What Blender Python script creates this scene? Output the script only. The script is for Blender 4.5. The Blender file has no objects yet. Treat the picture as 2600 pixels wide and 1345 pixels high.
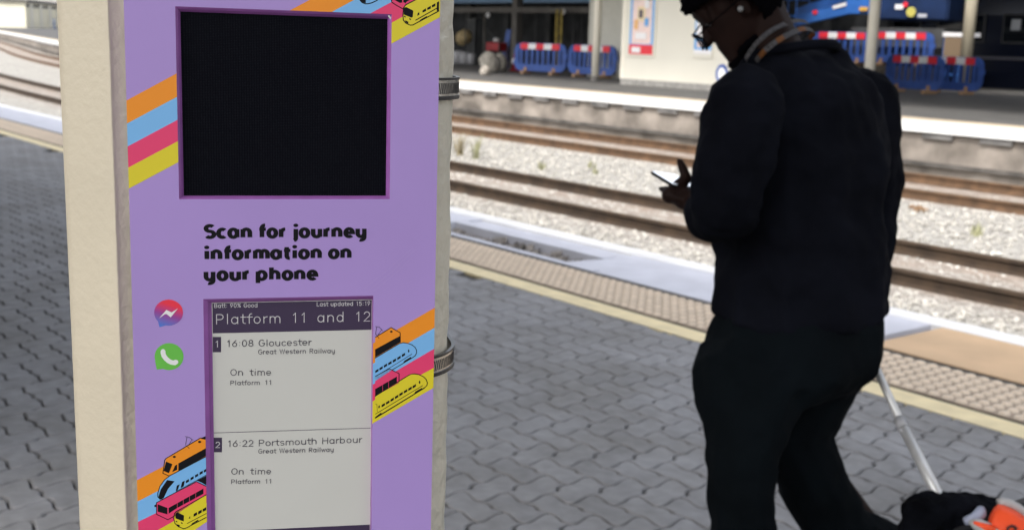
import bpy, bmesh, math, random
from mathutils import Vector, Matrix, noise
random.seed(7)
S = bpy.context.scene
COL = S.collection
R = math.radians
PI = math.pi

# ------------------------------------------------------------------ camera, sky, sun, exposure
F, CX, CY, H = 3000.0, 1300.0, 672.5, 1.5           # focal length and centre in photo pixels, eye height
YAW, PITCH, ROLL = R(142.0), R(11.0), R(1.66)
fw0 = Vector((math.cos(YAW), math.sin(YAW), 0)); rt0 = Vector((math.sin(YAW), -math.cos(YAW), 0)); UPZ = Vector((0, 0, 1))
FW = math.cos(PITCH)*fw0 - math.sin(PITCH)*UPZ
up0 = math.sin(PITCH)*fw0 + math.cos(PITCH)*UPZ
IX = math.cos(ROLL)*rt0 + math.sin(ROLL)*up0
IY = -math.sin(ROLL)*rt0 + math.cos(ROLL)*up0
EYE = Vector((0, 0, H))
cam = bpy.data.cameras.new('camera'); co = bpy.data.objects.new('camera', cam); COL.objects.link(co)
co.matrix_world = Matrix.Translation(EYE) @ Matrix((IX, IY, -FW)).transposed().to_4x4()
cam.sensor_width = 36; cam.lens = 36*F/2600; cam.clip_start = .05; cam.clip_end = 2000
cam.dof.use_dof = True; cam.dof.focus_distance = .782; cam.dof.aperture_fstop = 15.5
S.camera = co
w = bpy.data.worlds.new('World'); S.world = w; w.use_nodes = True
nt = w.node_tree; bg = nt.nodes['Background']
sky = nt.nodes.new('ShaderNodeTexSky'); sky.sky_type = 'NISHITA'; sky.sun_disc = False
SUN_EL, SUN_AZ = R(52), R(-75)                        # sun stands behind and to the right of the viewer, high
sky.sun_elevation = SUN_EL; sky.sun_rotation = PI/2 - SUN_AZ
sky.dust_density = 4; sky.air_density = 1.0; sky.ozone_density = .6
hs_ = nt.nodes.new('ShaderNodeHueSaturation'); hs_.inputs['Saturation'].default_value = .35   # thin bright cloud: a paler sky
nt.links.new(sky.outputs[0], hs_.inputs['Color']); nt.links.new(hs_.outputs[0], bg.inputs[0]); bg.inputs[1].default_value = .15
sl = bpy.data.lights.new('sun', 'SUN'); sl.energy = 1.2; sl.angle = R(10); sl.color = (1, .95, .88)
so = bpy.data.objects.new('sun', sl); COL.objects.link(so)
sd = Vector((math.cos(SUN_EL)*math.cos(SUN_AZ), math.cos(SUN_EL)*math.sin(SUN_AZ), math.sin(SUN_EL)))
so.rotation_euler = sd.to_track_quat('Z', 'Y').to_euler(); so.location = sd*40
S.view_settings.view_transform = 'Standard'; S.view_settings.look = 'None'
S.view_settings.exposure = 1.2; S.view_settings.gamma = 1
S.render.engine = 'CYCLES'; S.cycles.max_bounces = 8; S.cycles.diffuse_bounces = 5
S.cycles.use_denoising = True

# ------------------------------------------------------------------ helpers
K = 2600/2576                                         # pixels read off the displayed photo -> photo pixels
def ray(u, v): return FW + IX*((u-CX)/F) - IY*((v-CY)/F)
def at(u, v, z=0.0):                                  # a pixel on a level plane
    d = ray(u, v); return EYE + d*((z-H)/d.z)
def dp(u, v, D): return EYE + ray(u*K, v*K)*D         # a displayed pixel at a distance

def tag(o, label=None, cat=None, group=None, kind=None):
    if label: o['label'] = label
    if cat: o['category'] = cat
    if group: o['group'] = group
    if kind: o['kind'] = kind
    return o
def empty(name, loc=(0, 0, 0), rz=0, label=None, cat=None, group=None):
    o = bpy.data.objects.new(name, None); COL.objects.link(o); o.location = loc; o.rotation_euler = (0, 0, rz)
    o.empty_display_size = .1
    return tag(o, label, cat, group)
def obj(name, bm, mats, parent=None, smooth=False):
    me = bpy.data.meshes.new(name)
    bm.normal_update(); bm.to_mesh(me); bm.free()
    for m in (mats if isinstance(mats, (list, tuple)) else [mats]): me.materials.append(m)
    if smooth:
        for p in me.polygons: p.use_smooth = True
    o = bpy.data.objects.new(name, me); COL.objects.link(o)
    if parent: o.parent = parent
    return o
def copy_tree(o, parent=None):
    c = o.copy(); COL.objects.link(c)
    if parent: c.parent = parent
    for ch in list(o.children): copy_tree(ch, c)
    return c
def BM(): return bmesh.new()
def box(bm, x0, x1, y0, y1, z0, z1, mi=0, bev=0):
    vs = [bm.verts.new((x, y, z)) for z in (z0, z1) for x, y in ((x0, y0), (x1, y0), (x1, y1), (x0, y1))]
    fs = [bm.faces.new([vs[i] for i in f]) for f in ((3, 2, 1, 0), (4, 5, 6, 7), (0, 1, 5, 4), (1, 2, 6, 5), (2, 3, 7, 6), (3, 0, 4, 7))]
    for f in fs: f.material_index = mi
    if bev:
        es = list({e for f in fs for e in f.edges})
        r = bmesh.ops.bevel(bm, geom=es, offset=bev, segments=2, affect='EDGES', profile=.5)
        for f in r['faces']: f.material_index = mi
    return vs
def obox(bm, c, ax, ay, az, mi=0):                     # box from centre and three half-axes
    c, ax, ay, az = map(Vector, (c, ax, ay, az))
    vs = [bm.verts.new(c + ax*i + ay*j + az*k) for k in (-1, 1) for i, j in ((-1, -1), (1, -1), (1, 1), (-1, 1))]
    for f in ((3, 2, 1, 0), (4, 5, 6, 7), (0, 1, 5, 4), (1, 2, 6, 5), (2, 3, 7, 6), (3, 0, 4, 7)):
        bm.faces.new([vs[i] for i in f]).material_index = mi
def tube(bm, pts, r, n=10, mi=0, cap=True):
    pts = [Vector(p) for p in pts]; rings = []
    rr = r if isinstance(r, (list, tuple)) else [r]*len(pts)
    for i, p in enumerate(pts):
        t = (pts[min(i+1, len(pts)-1)] - pts[max(i-1, 0)]).normalized()
        a = t.orthogonal().normalized() if i == 0 else (a - t*a.dot(t)).normalized()
        b = t.cross(a)
        rings.append([bm.verts.new(p + (a*math.cos(2*PI*k/n) + b*math.sin(2*PI*k/n))*rr[i]) for k in range(n)])
    for q0, q1 in zip(rings, rings[1:]):
        for k in range(n): bm.faces.new((q0[k], q0[(k+1) % n], q1[(k+1) % n], q1[k])).material_index = mi
    if cap:
        bm.faces.new(rings[0][::-1]).material_index = mi; bm.faces.new(rings[-1]).material_index = mi
def prism(bm, poly, z0, z1, mi=0, frame=None):         # polygon (x, y) swept along z; frame maps to 3-D
    g = frame or (lambda x, y, z: (x, y, z))
    a = [bm.verts.new(g(x, y, z0)) for x, y in poly]; b = [bm.verts.new(g(x, y, z1)) for x, y in poly]
    n = len(poly)
    bm.faces.new(a[::-1]).material_index = mi; bm.faces.new(b).material_index = mi
    for i in range(n): bm.faces.new((a[i], a[(i+1) % n], b[(i+1) % n], b[i])).material_index = mi
def hullchain(bm, chain, n=2):                         # chain of (centre, (r along a, b, c), (a, b, c)) joined by hulls
    def pts(c, r, ax):
        t = bmesh.new(); bmesh.ops.create_icosphere(t, subdivisions=n, radius=1)
        out = [Vector(c) + ax[0]*(v.co.x*r[0]) + ax[1]*(v.co.y*r[1]) + ax[2]*(v.co.z*r[2]) for v in t.verts]; t.free(); return out
    sets = [pts(*c) for c in chain]
    pairs = list(zip(sets, sets[1:])) if len(sets) > 1 else [(sets[0], [])]
    for a, b in pairs:
        vs = [bm.verts.new(p) for p in a + b]
        r = bmesh.ops.convex_hull(bm, input=vs)
        bmesh.ops.delete(bm, geom=[v for v in r['geom_interior'] if isinstance(v, bmesh.types.BMVert)], context='VERTS')

def lin(c):
    return tuple(((x/255)/12.92 if x/255 <= .04045 else (((x/255)+.055)/1.055)**2.4) for x in c)
def mat(name, col, rough=.6, metal=0, var=.0, vscale=8, bump=0, bscale=60, spec=.5, col2=None, coord='Object', detail=4, sheen=0, island=0):
    m = bpy.data.materials.new(name); m.use_nodes = True
    n = m.node_tree.nodes; L = m.node_tree.links; b = n['Principled BSDF']
    b.inputs['Base Color'].default_value = (*col, 1); b.inputs['Roughness'].default_value = rough
    b.inputs['Metallic'].default_value = metal; b.inputs['Specular IOR Level'].default_value = spec
    if sheen: b.inputs['Sheen Weight'].default_value = sheen; b.inputs['Sheen Roughness'].default_value = .5
    tc = n.new('ShaderNodeTexCoord')
    src = None
    if var or col2:
        t = n.new('ShaderNodeTexNoise'); t.inputs['Scale'].default_value = vscale; t.inputs['Detail'].default_value = detail
        L.new(tc.outputs[coord], t.inputs['Vector'])
        r = n.new('ShaderNodeValToRGB'); r.color_ramp.elements[0].position = .35; r.color_ramp.elements[1].position = .68
        c2 = col2 or tuple(min(1, c*(1+var)) for c in col); c1 = col if col2 else tuple(c*(1-var) for c in col)
        r.color_ramp.elements[0].color = (*c1, 1); r.color_ramp.elements[1].color = (*c2, 1)
        L.new(t.outputs['Fac'], r.inputs['Fac']); src = r.outputs['Color']
    if island:
        g = n.new('ShaderNodeNewGeometry'); mr = n.new('ShaderNodeMapRange')
        mr.inputs['To Min'].default_value = 1-island; mr.inputs['To Max'].default_value = 1+island
        L.new(g.outputs['Random Per Island'], mr.inputs['Value'])
        mx = n.new('ShaderNodeMixRGB'); mx.blend_type = 'MULTIPLY'; mx.inputs[0].default_value = 1
        if src: L.new(src, mx.inputs[1])
        else: mx.inputs[1].default_value = (*col, 1)
        L.new(mr.outputs[0], mx.inputs[2]); src = mx.outputs[0]
    if src: L.new(src, b.inputs['Base Color'])
    if bump:
        t = n.new('ShaderNodeTexNoise'); t.inputs['Scale'].default_value = bscale; t.inputs['Detail'].default_value = 3
        L.new(tc.outputs[coord], t.inputs['Vector'])
        bp = n.new('ShaderNodeBump'); bp.inputs['Strength'].default_value = min(1, bump); bp.inputs['Distance'].default_value = .3/bscale
        L.new(t.outputs['Fac'], bp.inputs['Height']); L.new(bp.outputs[0], b.inputs['Normal'])
    return m
def emis(m, col, s):
    b = m.node_tree.nodes['Principled BSDF']; b.inputs['Emission Color'].default_value = (*col, 1); b.inputs['Emission Strength'].default_value = s
    return m

M = {}
M['purple'] = mat('purple_print', lin((170, 143, 208)), .42, var=.03, vscale=7, bump=.06, bscale=700)
M['orange'] = mat('orange_print', lin((240, 146, 28)), .42, bump=.06, bscale=700)
M['blue'] = mat('sky_blue_print', lin((122, 184, 236)), .42, bump=.06, bscale=700)
M['pink'] = mat('pink_print', lin((230, 62, 112)), .42, bump=.06, bscale=700)
M['yellow'] = mat('yellow_print', lin((222, 206, 40)), .42, bump=.06, bscale=700)
M['black'] = mat('black_print', (.004, .004, .006), .6, spec=.2)
M['white'] = mat('white_print', (.8, .8, .8), .5)
M['bezel'] = mat('plum_bezel', lin((150, 92, 165)), .35, var=.08, vscale=60)
M['eink'] = mat('pale_paper_display', lin((204, 204, 198)), .32, var=.01, vscale=20)
M['einkdark'] = mat('dark_violet_display_ink', lin((62, 50, 76)), .32)
M['einktext'] = mat('dark_display_ink', lin((48, 42, 60)), .4)
M['scratch'] = mat('scratched_purple', lin((178, 154, 210)), .4)
M['beige'] = mat('cream_gloss_paint', lin((206, 196, 174)), .42, var=.035, vscale=9, bump=.35, bscale=160)
M['beigebump'] = mat('lumpy_cream_paint', lin((220, 213, 194)), .36, var=.06, vscale=25, bump=1.0, bscale=90)
M['beigestrip'] = mat('brushed_cream_paint', lin((216, 208, 184)), .4, var=.05, vscale=30, bump=.45, bscale=170)
M['steel'] = mat('bright_steel', (.62, .62, .6), .22, metal=1, var=.1, vscale=200)
M['darksteel'] = mat('dark_band', (.03, .03, .034), .3)
M['cream'] = mat('cream_wall_paint', lin((222, 218, 204)), .6, var=.03, vscale=.8)
M['postcream'] = mat('cream_post_paint', lin((240, 234, 218)), .5, var=.03, vscale=3)
M['concrete'] = mat('sleeper_concrete', (.34, .31, .27), .9, var=.25, vscale=4, bump=.5, bscale=40)
M['rust'] = mat('rusty_rail_steel', (.11, .062, .032), .75, var=.35, vscale=5, bump=.4, bscale=30)
M['darkrust'] = mat('dark_oily_rail_steel', (.045, .028, .016), .75, var=.35, vscale=5, bump=.4, bscale=30)
M['railtop'] = mat('worn_rail_head', (.2, .14, .09), .4, metal=.6, var=.2, vscale=3)
M['edgewhite'] = mat('white_edge_paint', (.8, .8, .8), .55, var=.06, vscale=3, bump=.2, bscale=30)
M['yline'] = mat('worn_yellow_line', lin((230, 214, 172)), .7, var=.1, vscale=8, bump=.3, bscale=80)
M['joint'] = mat('dark_sand_joint', (.05, .046, .042), .95, var=.3, vscale=20)
M['asphalt'] = mat('grey_asphalt', (.085, .083, .08), .9, var=.2, vscale=2, bump=.4, bscale=80)
M['barrier'] = mat('blue_barrier_plastic', (.034, .088, .33), .5, var=.2, vscale=3)
M['bred'] = mat('red_reflective', (.75, .03, .05), .45)
M['bwhite'] = mat('white_reflective', (.85, .85, .87), .45)
M['foot'] = mat('tan_rubber_foot', (.42, .26, .14), .8)
M['darkwall'] = mat('dark_yard_wall', (.05, .053, .057), .8, var=.5, vscale=1.2)  # one dark tone, varied at random
M['darkgrey'] = mat('dark_grey_paint', (.06, .062, .065), .6, var=.3, vscale=2)
M['greybrown'] = mat('grey_brown_paint', (.14, .13, .12), .6, var=.2, vscale=2)
M['liftblue'] = mat('lift_blue_paint', (.03, .13, .44), .4, var=.1, vscale=2)
M['navy'] = mat('navy_train_paint', (.006, .009, .022), .25, var=.2, vscale=.7)
M['glassdark'] = mat('dark_window_glass', (.01, .012, .016), .06, spec=.8)
M['fabric'] = mat('black_knit', (.0042, .0048, .0078), .95, var=.35, vscale=5, bump=.6, bscale=260, spec=.05)
M['trouser'] = mat('black_twill', (.0026, .0042, .0056), .9, var=.3, vscale=5, bump=.5, bscale=260, spec=.06)
M['skin'] = mat('dark_brown_skin', (.016, .0075, .0058), .55, var=.15, vscale=20, spec=.10)
M['hair'] = mat('black_hair', (.0018, .0018, .0026), .95, bump=.9, bscale=140, spec=.02)

# ------------------------------------------------------------------ platform, tracks, far platform
def cyc(x):                                            # the line bends away beyond x = -15
    t = max(0, -x-15)
    return .0015*t*t if t < 75 else 8.44+.21*(t-75)
def strip(bm, y0, y1, z0, z1, x0=-330, x1=12, curve=True, step=None, mi=0):   # long body with the plan of the curve
    xs = []; x = x1
    while x > x0: xs.append(x); x -= (step or (1.5 if x > -20 else 3))
    xs.append(x0)
    prev = None
    for x in xs:
        c = cyc(x) if curve else 0
        q = [bm.verts.new((x, y+c, z)) for y, z in ((y0, z0), (y1, z0), (y1, z1), (y0, z1))]
        if prev:
            for i in range(4): bm.faces.new((prev[i], prev[(i+1) % 4], q[(i+1) % 4], q[i])).material_index = mi
        else: bm.faces.new(q).material_index = mi
        prev = q
    bm.faces.new(prev[::-1]).material_index = mi
def profile(bm, prof, x0, x1, curve=True, n=60, mi=None):
    prev = None
    for i in range(n+1):
        x = x1 + (x0-x1)*i/n; c = cyc(x) if curve else 0
        q = [bm.verts.new((x, y+c, z)) for y, z in prof]
        if prev:
            for k in range(len(q)):
                f = bm.faces.new((prev[k], prev[(k+1) % len(q)], q[(k+1) % len(q)], q[k]))
                if mi: f.material_index = mi(k)
        prev = q

b = BM(); box(b, -400, 400, -400, 400, -3, -1.3); tag(obj('ground', b, M['asphalt']), kind='structure')
b = BM(); strip(b, -30, 4.336, -1.25, -.016, curve=False); tag(obj('platform_bed', b, M['joint']), kind='structure')

# wavy interlocking pavers, laid at 45 degrees to the edge; surface pattern of one sheet of paving
M['paver'] = mat('grey_paver', (.262, .262, .270), .8, var=.11, vscale=16, bump=.5, bscale=120, island=.06)
n_ = M['paver'].node_tree.nodes; L_ = M['paver'].node_tree.links; p_ = n_['Principled BSDF']
src_ = p_.inputs['Base Color'].links[0].from_socket; tc = n_.new('ShaderNodeTexCoord'); tn = n_.new('ShaderNodeTexNoise'); tn.inputs['Scale'].default_value = 1.7; tn.inputs['Detail'].default_value = 6; tn.inputs['Roughness'].default_value = .65
L_.new(tc.outputs['Object'], tn.inputs['Vector']); cr_ = n_.new('ShaderNodeValToRGB'); cr_.color_ramp.elements[0].position = .38; cr_.color_ramp.elements[0].color = (.80, .785, .75, 1); cr_.color_ramp.elements[1].position = .6; cr_.color_ramp.elements[1].color = (1.05, 1.05, 1.05, 1)
mm_ = n_.new('ShaderNodeMixRGB'); mm_.blend_type = 'MULTIPLY'; mm_.inputs[0].default_value = 1; L_.new(tn.outputs['Fac'], cr_.inputs['Fac']); L_.new(src_, mm_.inputs[1]); L_.new(cr_.outputs[0], mm_.inputs[2]); L_.new(mm_.outputs[0], p_.inputs['Base Color'])
def build_pavers():
    bm = BM(); a, hh, amp = .146, .168, .040
    ang = math.atan2(rt0.y, rt0.x); ca, sa = math.cos(ang), math.sin(ang)
    def wave(s):                                       # row joint: quick fall, slow rise
        f = (s/a) % 1
        return amp*math.cos(PI*f/.42) if f < .42 else -amp*math.cos(PI*(f-.42)/.58)
    for k in range(-40, 95):
        for j in range(-75, 75):
            x0 = j*a; t = .45*a
            cs, cq = x0+a, k*hh+hh/2
            cxw, cyw = ca*cs - sa*cq, sa*cs + ca*cq
            if cxw > 1.5 or cxw < -17 or cyw > 4.45 or cyw < -1.2: continue
            if cyw < .2*-cxw-.7 or (cxw > -1.2 and cyw < 1.0): continue
            sh = a if k % 2 else 0
            t = .42*a; up = [(x0+t+a*i/10, (k+1)*hh+wave(t+a*i/10)) for i in range(11)]
            lo = [(x0+sh+a-a*i/10, k*hh+wave(a-a*i/10)) for i in range(11)]
            def jn(p, q): return [(p[0]+(q[0]-p[0])*f + .013*math.sin(PI*2*f)*(1 if k % 2 else -1), p[1]+(q[1]-p[1])*f) for f in (.2, .4, .6, .8)]
            P = (up + jn(up[-1], lo[0]) + lo + jn(up[0], lo[-1])[::-1])[::-1]
            mx = sum(p[0] for p in P)/len(P); my = sum(p[1] for p in P)/len(P)
            dz = random.uniform(-.001, .001); tx = random.uniform(-.006, .006); ty = random.uniform(-.006, .006)
            rings = []
            for ins, z in ((.005, -.016), (.0055, -.0055), (.012, 0)):
                ring = []
                for px, py in P:
                    d = math.hypot(px-mx, py-my); s = (d-ins)/d
                    lx, ly = mx+(px-mx)*s, my+(py-my)*s
                    ring.append(bm.verts.new((ca*lx-sa*ly, sa*lx+ca*ly, z + dz + (px-mx)*tx + (py-my)*ty if z > -.01 else z)))
                rings.append(ring)
            n = len(P)
            for r0, r1 in zip(rings, rings[1:]):
                for i in range(n): bm.faces.new((r0[i], r0[(i+1) % n], r1[(i+1) % n], r1[i])).smooth = True
            bm.faces.new(rings[-1])
    bmesh.ops.bisect_plane(bm, geom=bm.verts[:]+bm.edges[:]+bm.faces[:], plane_co=(0, 4.335, 0), plane_no=(0, 1, 0), clear_outer=True)
    bmesh.ops.recalc_face_normals(bm, faces=bm.faces)
    return tag(obj('paving', bm, M['paver']), kind='structure')
build_pavers()
b = BM(); strip(b, 4.343, 4.498, -.3, .001, -60, 12, False); tag(obj('yellow_line', b, M['yline']), kind='structure')
b = BM(); strip(b, 4.50, 4.536, -.3, -.006, -60, 12, False); strip(b, 5.018, 5.084, -.3, -.008, -60, 12, False)
tag(obj('drain_channel', b, M['joint']), kind='structure')
# blistered warning paving: slabs with rows of real domes near the camera
M['tactiledirt'] = mat('dirty_tactile_ground', lin((164, 149, 132)), .9, var=.2, vscale=8, bump=.3, bscale=100)
M['tactile'] = mat('buff_tactile_concrete', lin((214, 198, 178)), .85, var=.08, vscale=10, bump=.3, bscale=100)
b = BM(); x = 8.0
while x > -60:
    box(b, x-.397, x, 4.54, 5.012, -.3, 0); x -= .4
for i in range(420):
    for j in range(7):
        X = 1.0 - i*.0667; Y = 4.575 + j*.0667
        if X < -24: continue
        vs = [b.verts.new((X+rr*math.cos(k*PI/3), Y+rr*math.sin(k*PI/3), zz)) for rr, zz in ((.027, .0003), (.018, .010)) for k in range(6)]
        for k in range(6): b.faces.new((vs[k], vs[(k+1) % 6], vs[6+(k+1) % 6], vs[6+k])).material_index = 1
        b.faces.new(vs[6:]).material_index = 1
tag(obj('tactile_paving', b, [M['tactiledirt'], M['tactile']]), kind='structure')
# coping slabs: pale grey, then sandy; a broken-out pocket with rubble
M['coping'] = mat('pale_grey_coping', lin((198, 200, 210)), .75, var=.07, vscale=4, bump=.3, bscale=60)
M['copingtan'] = mat('sandy_coping', lin((202, 172, 138)), .8, var=.08, vscale=3, bump=.3, bscale=60)
M['rubble'] = mat('broken_rubble', (.2, .18, .16), .95, var=.5, vscale=12, bump=1, bscale=40)
b = BM(); box(b, -5.64, -3.57, 5.088, 5.735, -.35, 0)
box(b, -60, -7.75, 5.088, 5.735, -.35, 0)
for x0, x1 in ((-7.74, -6.62), (-6.61, -5.66)): box(b, x0, x1, 5.088, 5.15, -.35, 0)
box(b, -7.74, -5.95, 5.46, 5.57, -.35, 0); box(b, -7.74, -5.95, 5.585, 5.735, -.35, -.012)
prism(b, [(-6.0, 5.153), (-5.645, 5.153), (-5.645, 5.735), (-5.94, 5.735), (-5.94, 5.46)], -.35, -.002)
tag(obj('coping', b, M['coping']), kind='structure')
b = BM(); x = 10.0
while x > -3.4:
    box(b, max(x-1.5, -3.56), x-.006, 5.088, 5.735, -.35, -.001); x -= 1.5
tag(obj('sandy_coping', b, M['copingtan']), kind='structure')
b = BM(); box(b, -7.73, -5.96, 5.155, 5.455, -.35, -.07)
for i in range(70):
    X, Y = random.uniform(-7.65, -6.05), random.uniform(5.18, 5.43); s = random.uniform(.015, .045)
    obox(b, (X, Y, -.06), Vector((s, random.uniform(-s, s), .01)), Vector((-s*.6, s*.7, .008)), Vector((.005, .004, s*.6)))
tag(obj('rubble', b, M['rubble']), kind='stuff')
b = BM(); strip(b, 5.738, 5.911, -.12, .003, -60, 12, False); tag(obj('platform_edge_line', b, M['edgewhite']), kind='structure')
b = BM(); strip(b, 5.60, 5.83, -1.25, -.121, -160, 12, False); tag(obj('platform_side', b, M['darkgrey']), kind='structure')

# ballast
def ballast_mat():
    m = bpy.data.materials.new('limestone_ballast'); m.use_nodes = True
    n = m.node_tree.nodes; L = m.node_tree.links; p = n['Principled BSDF']; p.inputs['Roughness'].default_value = .95
    g = n.new('ShaderNodeNewGeometry')
    v = n.new('ShaderNodeTexVoronoi'); v.inputs['Scale'].default_value = 15; L.new(g.outputs['Position'], v.inputs['Vector'])
    v2 = n.new('ShaderNodeTexVoronoi'); v2.inputs['Scale'].default_value = 15; v2.feature = 'DISTANCE_TO_EDGE'; L.new(g.outputs['Position'], v2.inputs['Vector'])
    sep = n.new('ShaderNodeSeparateColor'); L.new(v.outputs['Color'], sep.inputs[0])
    r = n.new('ShaderNodeValToRGB'); e = r.color_ramp.elements
    e[0].color = (.28, .268, .245, 1); e[1].color = (.56, .54, .495, 1)
    L.new(sep.outputs[0], r.inputs['Fac'])
    gap = n.new('ShaderNodeMapRange'); gap.inputs['From Max'].default_value = .12; gap.inputs['To Min'].default_value = .35; L.new(v2.outputs['Distance'], gap.inputs['Value'])
    mg = n.new('ShaderNodeMixRGB'); mg.blend_type = 'MULTIPLY'; mg.inputs[0].default_value = .8; L.new(r.outputs[0], mg.inputs[1]); L.new(gap.outputs[0], mg.inputs[2])
    # iron dust thrown along the running rails
    at_ = n.new('ShaderNodeVertexColor'); at_.layer_name = 'dust'
    ns = n.new('ShaderNodeTexNoise'); ns.inputs['Scale'].default_value = 2.2; ns.inputs['Detail'].default_value = 5; L.new(g.outputs['Position'], ns.inputs['Vector'])
    mul = n.new('ShaderNodeMath'); mul.operation = 'MULTIPLY'; L.new(at_.outputs['Color'], mul.inputs[0]); L.new(ns.outputs['Fac'], mul.inputs[1])
    mx = n.new('ShaderNodeMixRGB'); mx.inputs[2].default_value = (.26, .16, .10, 1)
    L.new(mul.outputs[0], mx.inputs[0]); L.new(mg.outputs[0], mx.inputs[1]); L.new(mx.outputs[0], p.inputs['Base Color'])
    bp = n.new('ShaderNodeBump'); bp.inputs['Strength'].default_value = 1; bp.inputs['Distance'].default_value = .05
    L.new(v2.outputs['Distance'], bp.inputs['Height']); L.new(bp.outputs[0], p.inputs['Normal'])
    return m
M['ballast'] = ballast_mat()
R1A, R1B, R2A, R2B = 9.68, 11.15, 15.40, 16.83         # running rails
def build_ballast():
    bm = BM(); lay = bm.loops.layers.color.new('dust')
    # (y, z, dust)
    prof = [(5.6, -.72, .2), (7.5, -.74, .2), (8.9, -.735, .15), (9.45, -.715, .8), (9.68, -.715, 1.3), (10.4, -.70, 1.0), (11.15, -.715, 1.3), (11.4, -.72, .6), (11.8, -.73, .05), (13.2, -.74, 0),
            (14.9, -.735, .05), (15.25, -.72, .8), (15.4, -.715, 1.4), (16.1, -.67, 1.1), (16.83, -.66, 1.3), (17.0, -.66, .6), (17.3, -.66, .2), (17.9, -.66, .2)]
    prev = None; xs = [12-1.2*i for i in range(150)]
    for x in xs:
        q = [(bm.verts.new((x, y+cyc(x), z)), d) for y, z, d in prof]
        if prev:
            for k in range(len(q)-1):
                f = bm.faces.new((prev[k][0], prev[k+1][0], q[k+1][0], q[k][0]))
                dd = (prev[k][1], prev[k+1][1], q[k+1][1], q[k][1])
                for lp, d in zip(f.loops, dd):
                    d = min(1, d*.75); lp[lay] = (d, d, d, 1)
        prev = q
    return tag(obj('track_bed', bm, M['ballast']), kind='structure')
build_ballast()
# loose stones that break up the ballast surface
b = BM()
def stone(b, X, Y, Z, s):
    c = Vector((X, Y, Z)); m = Matrix.Rotation(random.uniform(0, 6), 3, Vector((random.random(), random.random(), random.random()+.1)))
    vs = [b.verts.new(c + m @ Vector(p)*s*random.uniform(.7, 1.15)) for p in ((1, 0, 0), (-1, 0, 0), (0, 1, 0), (0, -1, 0), (0, 0, .8), (0, 0, -.8))]
    for i, j in ((0, 2), (2, 1), (1, 3), (3, 0)):
        b.faces.new((vs[i], vs[j], vs[4])); b.faces.new((vs[j], vs[i], vs[5]))
for i in range(9000):
    Y = random.uniform(8.0, 15.2); X = -Y*random.uniform(.45, 2.0) if random.random() < .8 else random.uniform(-30, -4)
    if abs(Y-R1A) < .16 or abs(Y-R1B) < .16: continue
    stone(b, X, Y+cyc(X), -.715, random.uniform(.018, .042))
M['stone'] = mat('loose_ballast_stone', (.47, .45, .41), .95, var=.1, vscale=9, island=.28)
tag(obj('loose_ballast', b, M['stone']), kind='stuff')

def rail_profile(y, zt):
    return [(y-.07, zt-.155), (y+.07, zt-.155), (y+.07, zt-.14), (y+.012, zt-.12), (y+.012, zt-.045), (y+.036, zt-.035), (y+.036, zt-.004), (y+.03, zt), (y-.03, zt), (y-.036, zt-.004), (y-.036, zt-.035), (y-.012, zt-.045), (y-.012, zt-.12), (y-.07, zt-.14)]
def track(ya, yb, za, zb, label, rm):
    t = empty('railway_track', (0, 0, 0), 0, label, 'railway track', 'railway tracks between the platforms')
    for y, z in ((ya, za), (yb, zb)):
        b = BM(); profile(b, rail_profile(y, z), -150, 12, n=90, mi=lambda k: 1 if k == 7 else 0)
        obj('rail', b, [rm, M['railtop']], t)
    yc, w2 = (ya+yb)/2, 1.22; x = 1.0; sm = None
    dz = (zb-za)/(yb-ya)*w2
    b = BM(); v = box(b, -.13, .13, -w2, w2, -.09, 0, bev=.015)
    for q in b.verts: q.co.z += q.co.y/w2*dz
    for i in range(88):
        if sm is None: o = sm = obj('sleeper', b, M['concrete'], t)
        else: o = sm.copy(); COL.objects.link(o); o.parent = t
        X = -4 - i*.68
        o.location = (X, yc+cyc(X), (za+zb)/2-.165); o.rotation_euler.z = -math.atan(.003*min(X+15, 0)*-1)
track(R1A, R1B, -.565, -.565, 'nearer rusty railway track in pale ballast, closest to the viewer\'s platform', M['darkrust'])
track(R2A, R2B, -.565, -.50, 'farther rusty railway track running beside the opposite platform wall', M['rust'])

b = BM(); box(b, -13, -4.0, -3.4, -.35, -.01, 3.6); shade_blk = obj('unseen_shade_block', b, mat('shade_block_brown', (.09, .06, .04), .5, var=.2, vscale=3)); tag(shade_blk, 'unseen brown block added beside the viewer to shade the near platform', 'building')  # block added out of view to darken the paving at the left
b = BM()
for i in range(4): box(b, -12.2+i*2.4, -10.8+i*2.4, -.348, -.32, 1.0, 2.6)
obj('window', b, M['glassdark'], shade_blk)  # panes on the added block
# far platform
FZ = .26
M['farbrick'] = mat('stained_platform_brick', (.115, .10, .085), .9, col2=(.34, .30, .26), vscale=1.3, bump=.5, bscale=20)
b = BM(); strip(b, 17.75, 18.0, -1.2, -.46); strip(b, 17.70, 18.0, -.395, .07)
pw = obj('platform_wall', b, M['farbrick']); tag(pw, 'stained pale brick wall under the opposite platform edge', 'platform wall')
b = BM(); strip(b, 17.64, 18.0, -.458, -.397); obj('ledge', b, mat('dark_cable_ledge', (.09, .082, .075), .9, var=.4, vscale=4), pw)
b = BM(); x = 2.0
while x > -90:
    c = cyc(x); box(b, x-.9, x-.35, 17.64+c, 17.74+c, 0, .085); x -= 1.05
obj('corbel', b, mat('grey_corbel_stone', (.16, .155, .15), .9, var=.4, vscale=3), pw)
b = BM(); strip(b, 17.60, 18.05, .10, FZ+.004); tag(obj('far_edge_line', b, mat('bright_white_edge', (.70, .70, .69), .5, var=.03, vscale=2)), kind='structure')
b = BM(); strip(b, 18.055, 18.75, -1, FZ); tag(obj('far_coping', b, mat('buff_far_coping', (.46, .38, .27), .8, var=.15, vscale=2)), kind='structure')
b = BM(); strip(b, 18.755, 60, -1, FZ-.004); tag(obj('far_platform', b, M['asphalt']), kind='structure')

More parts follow.
